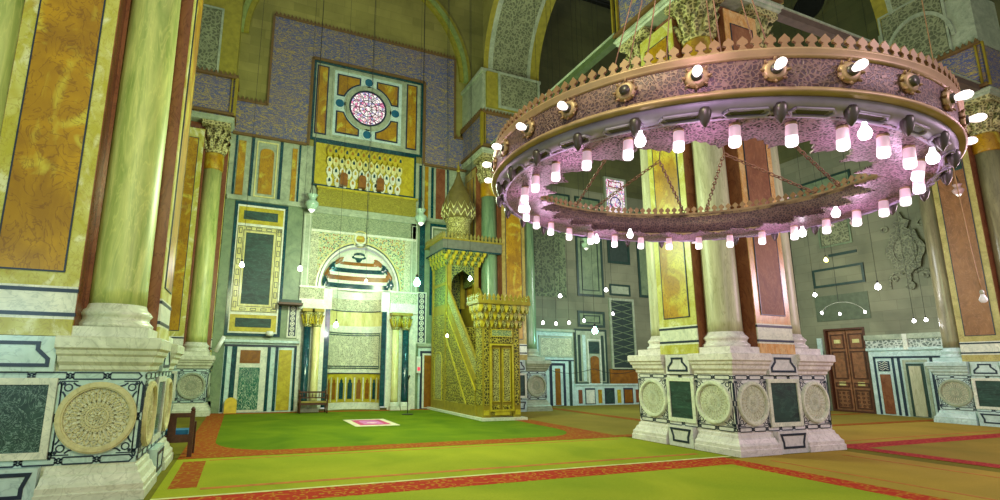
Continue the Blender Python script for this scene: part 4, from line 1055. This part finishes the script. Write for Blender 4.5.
for i in range(n_):
    a = 2*PI*i/n_; R0 = 1.72; q = 2*PI*R0/n_
    ca, sa = math.cos(a), math.sin(a)
    pts = [(-.42, 0), (.42, 0), (.16, .022), (.16, .034), (.40, .044), (.36, .062), (.16, .076), (0, .09), (-.16, .076), (-.36, .062), (-.40, .044), (-.16, .034), (-.16, .022)]
    V = []
    for dr in (-.009, .009):
        for u0, z in pts: u1 = u0*q; V.append(((R0+dr)*ca-u1*sa, (R0+dr)*sa+u1*ca, .258+z))
    k = len(pts); fs = [tuple(range(k)), tuple(range(k, 2*k))]+[(i_, (i_+1) % k, k+(i_+1) % k, k+i_) for i_ in range(k)]
    b.add(V, fs, BRASSD)
b.build('cresting', ch, local=True)
b = MB(); b.lathe([(1.69, -.01), (1.67, -.05), (1.60, -.09), (1.60, -.10), (1.68, -.065), (1.70, -.02), (1.69, -.01)], (0, 0, 0), SILVER, NF)
for i in range(30):
    a = 2*PI*(i+.5)/30; w_ = .075
    def vp(t, k): r = 1.685-(1.685-1.61)*k; z = -.06-.034*k; return cyl(r, a+t*w_, z-.008)
    pts = [vp(-.8, .2), vp(.8, .2), vp(1, .5), vp(.8, .85), vp(-.8, .85), vp(-1, .5), vp(-.8, .2)]
    b.tube(pts, .010, SILVER, 5, False)
    V = [vp(-.6, .3), vp(.6, .3), vp(.75, .5), vp(.6, .75), vp(-.6, .75), vp(-.75, .5)]; b.add([(p[0], p[1], p[2]+.004) for p in V], [(0, 1, 2, 3, 4, 5)], DPEND)
b.build('valance', ch, local=True)
# pierced tray with star-shaped lace edge
b = MB(); n_ = 720; V = []; fs = []
def rin(a):
    t = (a/(2*PI)*24) % 1; s = abs(t-.5)*2           # 24 lobes
    t2 = (a/(2*PI)*120) % 1; s2 = abs(t2-.5)*2
    return 1.30-.14*(1-s)**1.3 + .03*s2
for i in range(n_):
    a = 2*PI*i/n_; r0 = rin(a)
    for k, (r, z) in enumerate(((1.62, -.095), (1.46, -.105), (r0, -.10), (r0, -.088), (1.46, -.093), (1.62, -.083))): V.append(cyl(r, a, z))
for i in range(n_):
    j = (i+1) % n_
    for k in range(6): q = (k+1) % 6; fs.append((i*6+k, j*6+k, j*6+q, i*6+q))
b.add(V, fs, TRAYM); b.build('pierced_tray', ch, local=True)
# glasses
GLT = emis('lamp_glass_frosted', (1.0, .66, .84), .36, (225, 190, 200)); GLB = emis('lamp_glass_glow', (1.0, .86, .97), 1.5)
BULB = emis('lit_bulb', (1.0, .80, .82), 1.9); BULBR = emis('bulb_edge', (1.0, .70, .75), 1.2)
b = MB(); b.lathe([(.028, 0), (.036, -.01), (.038, -.08), (.038, -.085)], (0, 0, 0), GLT, 16, caps=False); b.lathe([(.038, -.085), (.039, -.135), (.03, -.148), (0, -.15)], (0, 0, 0), GLB, 16); b.lathe([(.0, .03), (.025, .03), (.036, .008), (.036, -.006), (0, -.006)], (0, 0, 0), BRASS, 12)
glass_me = None
for i in range(30):
    a = math.radians(-164+12*i); 
    if glass_me is None: o = b.build('lamp_glass', ch, local=True); glass_me = o.data
    else: o = D.objects.new('lamp_glass', glass_me); COL.objects.link(o); o.parent = ch
    o.location = (lambda q_: (q_[0]-.03, q_[1]-.07, q_[2]))(cyl(1.46, a, -.11))
    o.scale = (.86, .86, .9)
    if i in (8, ): o.rotation_euler = (.15, .1, 0)
# outward bulbs on the drum
sk = MB(); sk.lathe([(.03, 0), (.062, 0), (.068, .012), (.05, .03), (.03, .03)], (0, 0, 0), BRASS, 20)
for q in range(8): a = q*PI/4; sk.tube([(.055*math.cos(a), .055*math.sin(a), .01), (.078*math.cos(a), .078*math.sin(a), .03)], [.014, .006], BRASSD, 5)
sk.lathe([(.0, 0), (.03, 0), (.032, .045), (0, .045)], (0, 0, 0), DPEND, 12)
bl = MB(); bl.lathe([(.016, .03), (.018, .05), (.030, .085), (.034, .11), (.028, .135), (.012, .15), (0, .153)], (0, 0, 0), BULB, 14)
sm_, bm_ = None, None
for i in range(27):
    a = math.radians(-148.5+360/27*i); dead = i in (0, 4, 12, 19)
    rot = Matrix.Rotation(a, 4, 'Z') @ Matrix.Rotation(PI/2+.12, 4, 'Y')
    rot = Matrix.Rotation(a, 4, 'Z') @ Matrix.Rotation(PI/2, 4, 'Y')
    if sm_ is None: o = sk.build('socket', ch, local=True); sm_ = o.data
    else: o = D.objects.new('socket', sm_); COL.objects.link(o); o.parent = ch
    o.matrix_local = Matrix.Translation(cyl(1.71, a, .125)) @ rot
    if not dead:
        if bm_ is None: o = bl.build('bulb', ch, local=True); bm_ = o.data
        else: o = D.objects.new('bulb', bm_); COL.objects.link(o); o.parent = ch
        o.matrix_local = Matrix.Translation(cyl(1.71, a, .125)) @ rot @ Matrix.Scale(.82, 4)
# acorn pendants
pm = MB(); pm.lathe([(.0, .02), (.03, .02), (.036, 0), (.034, -.03), (.022, -.07), (.006, -.095), (0, -.1)], (0, 0, 0), DPEND, 12); pmm = None
for i in range(27):
    a = math.radians(-147+360/27*i)
    if pmm is None: o = pm.build('pendant', ch, local=True); pmm = o.data
    else: o = D.objects.new('pendant', pmm); COL.objects.link(o); o.parent = ch
    o.location = cyl(1.67, a, -.07)
# bare star-bright bulbs under the tray
st = MB(); st.lathe([(0, .02), (.012, .02), (.014, 0), (.03, -.03), (.034, -.05), (.024, -.075), (0, -.085)], (0, 0, 0), emis('bare_bulb_glow', (1, .93, 1.0), 8), 12); stm = None
for (r, a) in ((1.66, -146), (1.66, -104), (1.62, -80), (1.25, -25), (1.42, -2), (1.41, 149), (1.35, 87), (1.12, 74)):
    if stm is None: o = st.build('bare_bulb', ch, local=True); stm = o.data
    else: o = D.objects.new('bare_bulb', stm); COL.objects.link(o); o.parent = ch
    o.location = cyl(r, math.radians(a), -.15 if r > 1.3 else -.11)
# ceramic discs / fluorescent tubes fixed on the far side
for a in (-6, 3, 40):
    b = MB(); b.lathe([(0, 0), (.045, 0), (.05, -.012), (.03, -.02), (0, -.02)], (0, 0, 0), PLASTIC, 14); o = b.build('lamp_holder', ch, local=True); o.location = cyl(1.62, math.radians(a), -.11)
b = MB(); P2 = [cyl(1.55, math.radians(t), -.08+.0) for t in (14, 20, 26, 32)]; b.tube(P2, .02, emis('tube_glow', (1, .92, .96), 1.4), 8); b.build('light_tube', ch, local=True)
# chains
def chain(b, p, q, mat, L=.05, r=.006, wd=.016):
    p = Vector(p); q = Vector(q); d = q-p; n_ = max(2, int(d.length/L)); t = d.normalized()
    s1 = t.cross(Vector((0, 0, 1)))
    if s1.length < .05: s1 = t.cross(Vector((1, 0, 0)))
    s1.normalize(); s2 = t.cross(s1)
    for i in range(n_):
        c = p+d*((i+.5)/n_); s = s1 if i % 2 else s2; hl = d.length/n_*.62
        pts = [c+t*(hl*math.cos(k*PI/4))+s*(wd*math.sin(k*PI/4)) for k in range(9)]
        b.tube(pts, r, mat, 4, False)
CHN = plain('chain_metal', (150, 104, 92), .45, .3)
for k in range(8):
    aa = math.radians(18+45*k); ap = cyl(.78, aa, .58)
    for da in (-18.5, 18.5):
        b = MB(); chain(b, ap, cyl(1.69, aa+math.radians(da), .27), CHN); b.build('chain', ch, local=True)
    b = MB(); b.tube([ap, cyl(.16, aa, 3.4)], .006, CHN, 5); b.build('chain', ch, local=True)
b = MB(); b.lathe([(0, 3.3), (.14, 3.32), (.2, 3.4), (.18, 3.5), (.08, 3.55), (.1, 3.7), (.03, 3.8), (.02, 18.62), (0, 18.62)], (0, 0, 0), BRASSD, 16); b.build('hub', ch, local=True)
for i in range(10):
    a = math.radians(36*i+10)
    l = D.lights.new('chandelier_light', 'POINT'); l.color = (1, .66, .95); l.energy = 5; l.shadow_soft_size = .06
    o = D.objects.new('chandelier_light', l); COL.objects.link(o); o.parent = ch; o.location = cyl(1.42, a, -.33)
    if i % 2: continue
    l = D.lights.new('chandelier_light', 'POINT'); l.color = (1, .68, .92); l.energy = 7; l.shadow_soft_size = .06
    o = D.objects.new('chandelier_light', l); COL.objects.link(o); o.parent = ch; o.location = cyl(2.15, a, .12)

# ------------------------------------------------------------ hanging bulbs
def inv(px, py):
    d = R_*((px-445.0)/506.6) + U_*(-(py-273.0)/506.6) + f_
    return d
RODS = set()
def hanging(px, py, y, label, col, st_, r=.07, wire=3.0, power=8, group=None, glow=True, top=None):
    """a bulb on its own wire, hung at depth y in the hall"""
    d = inv(px, py); t = y/d.y; p = Vector((0, 0, H))+d*t
    p = Vector((round(p.x, 2), round(p.y, 2), round(p.z, 2)))
    r *= 1.15; root = thing('hanging_bulb', label, 'light bulb', tuple(p), group)
    b = MB(); mt = emis('bulb_%02x%02x%02x_%d' % (int(col[0]*255), int(col[1]*255), int(col[2]*255), int(st_*10)), col, st_)
    b.lathe([(.0, -r), (r*.55, -r*.86), (r*.92, -r*.4), (r, 0), (r*.8, r*.55), (r*.42, r*1.1), (r*.3, r*1.5), (0, r*1.5)], tuple(p), mt, 16); b.build('glass_bulb', root)
    b = MB(); b.lathe([(0, r*1.45), (r*.36, r*1.45), (r*.36, r*2.3), (r*.15, r*2.5), (0, r*2.5)], tuple(p), BLACK, 10); b.build('socket', root)
    b = MB(); q = top or (p.x, p.y, 21.9); RODS.add(round(p.y, 2)); b.tube([(p.x, p.y, p.z+r*2.4), tuple(q)], .006, BLACK, 5); b.build('wire', root)
    if glow:
        l = D.lights.new('bulb_light', 'POINT'); l.color = col; l.energy = power; l.shadow_soft_size = r*1.2
        o = D.objects.new('bulb_light', l); COL.objects.link(o); o.location = (p.x, p.y-.0, p.z-r-.1) ; o.parent = None
    return root
WH = (1, .97, 1.0)
hanging(242, 265, 18.5, 'white bulb hanging in front of the great green marble panel', WH, 14, .07, 12, 25)
hanging(300, 269, 18.5, 'white bulb hanging level with the arch just left of the niche', WH, 14, .07, 12, 25)
hanging(336, 325, 19.6, 'lowest bright bulb hanging by the left niche columns', (.95, 1, .85), 22, .08, 14, 30)
hanging(366, 281, 20.2, 'faint bulb hanging inside the striped half dome', (1, 1, .8), 8, .05, 14, 28)
hanging(417, 283, 18.8, 'large cyan green bulb hanging right of the niche arch', (.30, 1, .80), 26, .12, 14, 130)
hanging(470, 279, 17.0, 'bluish white bulb hanging before the pulpit kiosk', (.8, .95, 1), 14, .065, 12, 18)
hanging(447, 336, 15.2, 'tiny warm bulb hanging before the pulpit flank', (1, .95, .8), 8, .04, 12, 5)
for i, (px, py, lb) in enumerate(((543, 323, 'leftmost bulb of the low row right of the pulpit'), (556, 324, 'second bulb of the low row, over the carved frieze'), (569, 323, 'third bulb of the low row right of the pulpit'), (584, 321, 'rightmost bulb of the low row, left of the cyan bulb'))):
    hanging(px, py, 17.0, lb, WH, 10, .05, 10, 8, 'low row of bulbs')
hanging(560, 296, 16.5, 'bulb hanging above the low row beside the half pier', WH, 12, .06, 10, 12)
hanging(606, 290, 17.5, 'white bulb hanging above the cyan bulb in the side bay', WH, 13, .065, 10, 16)
hanging(613, 314, 17.5, 'small white bulb hanging right above the cyan bulb of the side bay', WH, 9, .05, 10, 8)
hanging(595, 331, 18.0, 'cyan bulb glowing before the side bay arch panel', (.3, 1, .8), 24, .11, 14, 140)
hanging(826, 260, 13.5, 'yellow bulb hanging right of the freestanding pier', (1, .9, .15), 9, .07, 9, 14)
hanging(878, 287, 11.5, 'brightest white bulb on a forked cord by the right wall', WH, 16, .085, 9, 40)
hanging(815, 295, 13.5, 'white bulb hanging close to the right edge of the pier', WH, 12, .06, 9, 14)
for i, (px, py, lb) in enumerate(((914, 321, 'left bulb of the trio above the right dado'), (926, 320, 'middle bulb of the trio above the right dado'), (949, 321, 'right bulb of the trio above the right dado'))):
    hanging(px, py, 11.0, lb, WH, 10, .05, 9, 8, 'trio of bulbs')
# unlit pear bulb on tan cable, its glass given a faint painted glow
d = inv(983, 298); p = Vector((0, 0, H))+d*(5.6/d.y)
t = thing('pear_bulb', 'unlit white pear bulb dangling on a tan cable at far right', 'light bulb', tuple(p))
b = MB(); b.lathe([(0, -.10), (.04, -.092), (.062, -.06), (.068, -.03), (.055, .01), (.035, .05), (.03, .08), (0, .08)], tuple(p), emis('unlit_bulb_glow', (1, .95, 1), .25, (235, 230, 235)), 16); b.build('glass_bulb', t)
b = MB(); b.lathe([(0, .075), (.034, .075), (.036, .14), (.02, .17), (0, .17)], tuple(p), PLASTIC, 12); b.build('socket', t)
b = MB(); tan = plain('tan_cable', (196, 150, 110), .6)
b.tube([(p.x, p.y, p.z+.16), (p.x-.05, p.y, p.z+.5), (p.x-.10, p.y, p.z+.95), (p.x-.12, p.y, p.z+1.1), (p.x-.16, p.y, p.z+1.8), (p.x-.2, p.y, p.z+2.6), (p.x-.2, p.y, 21.9)], .010, tan, 6); RODS.add(round(p.y, 2)); b.build('cable', t)
# three-armed bracket lamp right of pier
pts = [(822, 313), (840, 314), (865, 312)]
Q = []
for px, py in pts: d = inv(px, py); Q.append(Vector((0, 0, H))+d*(12.5/d.y))
t = thing('arched_lamp', 'small curved metal hanger carrying three bulbs near the brown door', 'hanging lamp', tuple(Q[1]+Vector((0, 0, .4))))
b = MB(); top_ = Q[1]+Vector((0, 0, .42)); L_ = []
for i in range(13):
    k = i/12; pp = Q[0].lerp(Q[2], k)+Vector((0, 0, .06+.35*math.sin(PI*k)**.7)); L_.append(tuple(pp))
b.tube(L_, .014, GREYM, 6); b.build('arc', t)
b = MB(); b.tube([tuple(top_), (top_.x, top_.y, 21.9)], .008, BLACK, 5); RODS.add(round(top_.y, 2)); b.build('wire', t)
for q in Q:
    b = MB(); b.lathe([(0, -.05), (.035, -.035), (.045, 0), (.03, .04), (.015, .06), (0, .06)], tuple(q), emis('arc_bulb', (1, .95, 1), 12), 12); b.build('bulb', t)
l_ = lamp('bulb_light', (Q[1].x, Q[1].y, Q[1].z-.25), (1, .95, 1), 20, .1)
# forked cord above the brightest right bulb, slack cable string
# ------------------------------------------------------------ glass mosque lanterns
def lantern(px, py, y, label, s=1.0, body=None, wirel=8):
    d = inv(px, py); p = Vector((0, 0, H))+d*(y/d.y); root = thing('glass_lantern', label, 'lantern', tuple(p))
    b = MB(); body = body or plain('lantern_glass', (170, 200, 180), .2)
    pr_ = [(.06, -.26), (.12, -.25), (.22, -.1), (.24, 0), (.16, .08), (.10, .12), (.16, .24), (.20, .30), (.19, .30), (.09, .13), (.0, .12)]
    b.lathe([(r*s, z*s) for r, z in pr_], tuple(p), body, 20); b.build('glass_body', root)
    b = MB(); b.lathe([(0, -.36*s), (.05*s, -.34*s), (.12*s, -.25*s), (.20*s, -.12*s), (.0, -.12*s)], tuple(p), emis('lantern_glow', (1, .96, .9), .8), 16); b.build('glowing_base', root)
    b = MB()
    for q in range(3): a = q*2*PI/3; b.tube([(p.x+.19*s*math.cos(a), p.y+.19*s*math.sin(a), p.z+.28*s), (p.x, p.y, p.z+.9*s)], .008, BLACK, 4)
    b.tube([(p.x, p.y, p.z+.9*s), (p.x, p.y, 21.9)], .008, BLACK, 4); RODS.add(round(p.y, 2)); b.build('hanger', root)
lantern(312, 203, 20.3, 'glass mosque lantern hanging left above the niche arch', 1.15)
lantern(421, 217, 20.0, 'glass mosque lantern hanging right above the niche arch', 1.1)
lantern(958, 190, 8.4, 'pinkish glass lantern before the right half pier', .62, plain('pink_glass', (196, 160, 160), .3), 6)
lantern(853, 222, 12.0, 'small dull pink lantern below the right side of the chandelier', .5, plain('pink_glass', (196, 160, 160), .3), 6)
lantern(586, 244, 16.0, 'dim green lantern under the left side of the chandelier', .7, None, 8)
# long thin suspension wires in front of the prayer wall
for i, (px, lb) in enumerate(((321.5, 'thin wire hanging just left of the rose window'), (374, 'thin wire crossing the middle of the rose window'), (424.5, 'thin wire hanging right of the rose window'), (448, 'thin wire hanging over the right leg of the inscription'), (471, 'thin wire hanging at the right end of the inscription'))):
    d = inv(px, 40); p = Vector((0, 0, H))+d*(17.0/d.y)
    b = MB(); RODS.add(17.0); b.tube([(p.x, p.y, 21.9), (p.x, p.y, (7.5, 5.6, 7.4, 9, 9)[i])], .011, BLACK, 5)
    o = b.build('wire', None, loc=(p.x, p.y, 9)); tag(o, lb, 'wire', 'suspension wires')

# ------------------------------------------------------------ benches and small things
def bench(label, x0, x1, y0, y1, zs, zh, seatmat, cushion=None, spin=True):
    t = thing('bench', label, 'bench', ((x0+x1)/2, (y0+y1)/2, 0))
    b = MB()
    for x in (x0, x1):
        for y in (y0, y1):
            hh = zh if y == y1 else zs+.22
            bb = MB(); bb.lathe([(.028, 0.0), (.034, .05), (.03, .12), (.036, zs-.08), (.034, zs), (.026, zs+.04), (.034, zs+.12), (.03, hh-.04), (.04, hh-.02), (.03, hh+.03), (0, hh+.05)], (x, y, .012), WOOD, 10); bb.build('leg', t)
    b = MB(); b.box(x0-.02, x1+.02, y0-.02, y1+.02, zs-.04, zs, seatmat); b.box(x0, x1, y0-.005, y0+.02, zs-.12, zs-.04, WOOD); b.box(x0, x1, y1-.02, y1+.005, zs-.12, zs-.04, WOOD); b.build('seat', t)
    b = MB(); b.box(x0, x1, y1-.02, y1+.02, zh-.08, zh-.02, WOOD); b.box(x0, x1, y1-.02, y1+.02, zs+.1, zs+.14, WOOD)
    n_ = int((x1-x0)/.12)
    for i in range(1, n_): x = x0+(x1-x0)*i/n_; b.lathe([(.012, zs+.14), (.018, (zs+zh)/2), (.012, zh-.08)], (x, y1, 0), WOOD, 6)
    b.build('backrest', t)
    for x in (x0, x1):
        b = MB(); b.box(x-.025, x+.025, y0-.03, y1, zs+.22, zs+.26, WOOD); b.build('armrest', t)
    return t
bench('small dark wooden bench standing at the left niche columns', 2.15, 3.15, 19.95, 20.4, .44, .82, plain('rush_seat', (150, 130, 60), .8))
# wooden bench end beside the near pier
t = thing('bench', 'dark wooden bench with blue cushion half hidden by near pier', 'bench', (-1.4, 11.3, 0))
b = MB(); b.box(-.82, -.74, 11.14, 11.22, .012, .86, WOOD); b.lathe([(.03, .86), (.045, .89), (.02, .93), (0, .94)], (-.78, 11.18, 0), WOOD, 10); b.build('end_post', t)
b = MB(); b.box(-.80, -.73, 11.6, 11.68, .012, .62, WOOD); b.build('leg', t)
b = MB(); b.box(-2.2, -2.12, 11.14, 11.22, .012, .86, WOOD); b.build('end_post', t)
b = MB(); b.box(-2.2, -2.12, 11.6, 11.68, .012, .62, WOOD); b.build('leg', t)
b = MB(); b.box(-2.12, -.82, 11.15, 11.21, .74, .82, WOOD); b.box(-2.12, -.82, 11.15, 11.21, .28, .42, WOOD)
for x in (-1.12, -1.6): b.box(x-.07, x+.07, 11.16, 11.2, .42, .74, WOOD)
b.build('backrest', t)
b = MB(); b.box(-2.14, -.80, 11.22, 11.64, .36, .42, WOOD); b.build('seat', t)
b = MB(); b.box(-2.1, -.84, 11.23, 11.6, .42, .50, plain('blue_cloth', (40, 110, 160), .9)); b.build('cushion', t)
# small yellow arched stand against the dado
t = MB(); t.fpoly(face((0, 20.85), (1, 0), (0, -1)), arch_pts(-.45, -.02, .015, .58, 8, 1.0), -.06, .04, plain('yellow_board', (222, 190, 60), .6))
o = t.build('yellow_board', None, loc=(-.24, 20.85, 0)); tag(o, 'small yellow round-topped board leaning on the dado at floor', 'board')
# tubular spotlights on brackets
for (x, y, z, lb, rot) in ((-.75, 20.2, 2.5, 'white tubular spotlight beside the left half pier column', .35),):
    t = thing('spotlight', lb, 'spotlight', (x, y, z))
    b = MB(); b.tube([(x-.12, y-.1, z-.28), (x+.12, y, z+.28)], .075, PLASTIC, 14); b.build('housing', t)
    b = MB(); b.tube([(x, y, z), (x, y+.25, z-.05), (x, 20.98, z-.05)], .02, BLACK, 6); b.build('bracket', t)
t = thing('spotlight', 'round white spotlight on the ledge under the great marble panel', 'spotlight', (.95, 20.75, 2.95))
b = MB(); b.lathe([(.0, -.08), (.12, -.08), (.15, 0), (.12, .1), (0, .12)], (.95, 20.72, 2.95), PLASTIC, 16); b.build('housing', t)
b = MB(); b.box(.92, .98, 20.75, 20.98, 2.84, 2.9, BLACK); b.build('bracket', t)
# carved wooden wall bracket over the left columns
b = MB(); b.box(1.2, 2.1, 20.4, 20.97, 4.1, 4.18, WOOD); b.box(1.25, 2.05, 20.5, 20.97, 4.18, 4.3, plain('dark_teal_wood', (30, 60, 56), .5))
o = b.build('wall_shelf', None, loc=(1.65, 20.9, 4.1)); tag(o, 'dark sloping shelf bracket fixed left of the niche', 'shelf')
# microphone stand before the niche
t = thing('microphone_stand', 'thin dark stand with base on the carpet before the right columns', 'stand', (5.9, 18.6, .012))
b = MB(); b.lathe([(0, .012), (.22, .012), (.2, .03), (.03, .05), (0, .05)], (5.9, 18.6, 0), BLACK, 20); b.build('base', t)
b = MB(); b.tube([(5.9, 18.6, .04), (5.9, 18.6, 1.3)], .015, BLACK, 8); b.build('pole', t)
b = MB(); b.tube([(5.9, 18.6, 1.28), (5.9, 18.45, 1.42)], [.02, .035], BLACK, 8); b.build('microphone', t)
# small wall box with red light
b = MB(); b.box(7.0, 7.16, 20.86, 20.97, 1.5, 2.2, PLASTIC); b.box(7.02, 7.14, 20.85, 20.86, 1.6, 1.75, emis('red_led', (1, .1, .15), 1.0, (150, 20, 20)))
o = b.build('wall_box', None, loc=(7.08, 20.95, 1.85)); tag(o, 'narrow white electrical box on the wall beside the orange panel', 'electrical box')

RODS.add(3.2)
b = MB()
for y in sorted(RODS): b.box(-14.0, 24.6, y-.05, y+.05, 21.88, 21.98, BLACK)
struct('trim_7', b)

# slack electric cable along the side bay
pts_ = [(12.9+.35*i, 20.3, 1.75-.22*math.sin(PI*(i % 8)/8)) for i in range(17)]
b = MB(); b.tube(pts_, .014, BLACK, 5); b.tube([(12.9, 20.3, 1.75), (12.9, 20.99, 1.85)], .012, BLACK, 4); b.tube([(pts_[-1]), (pts_[-1][0], 20.99, 1.85)], .012, BLACK, 4)
o = b.build('cable', None, loc=(15.5, 20.3, 1.7)); tag(o, 'slack black electric cable strung across the side bay above the dado', 'cable')
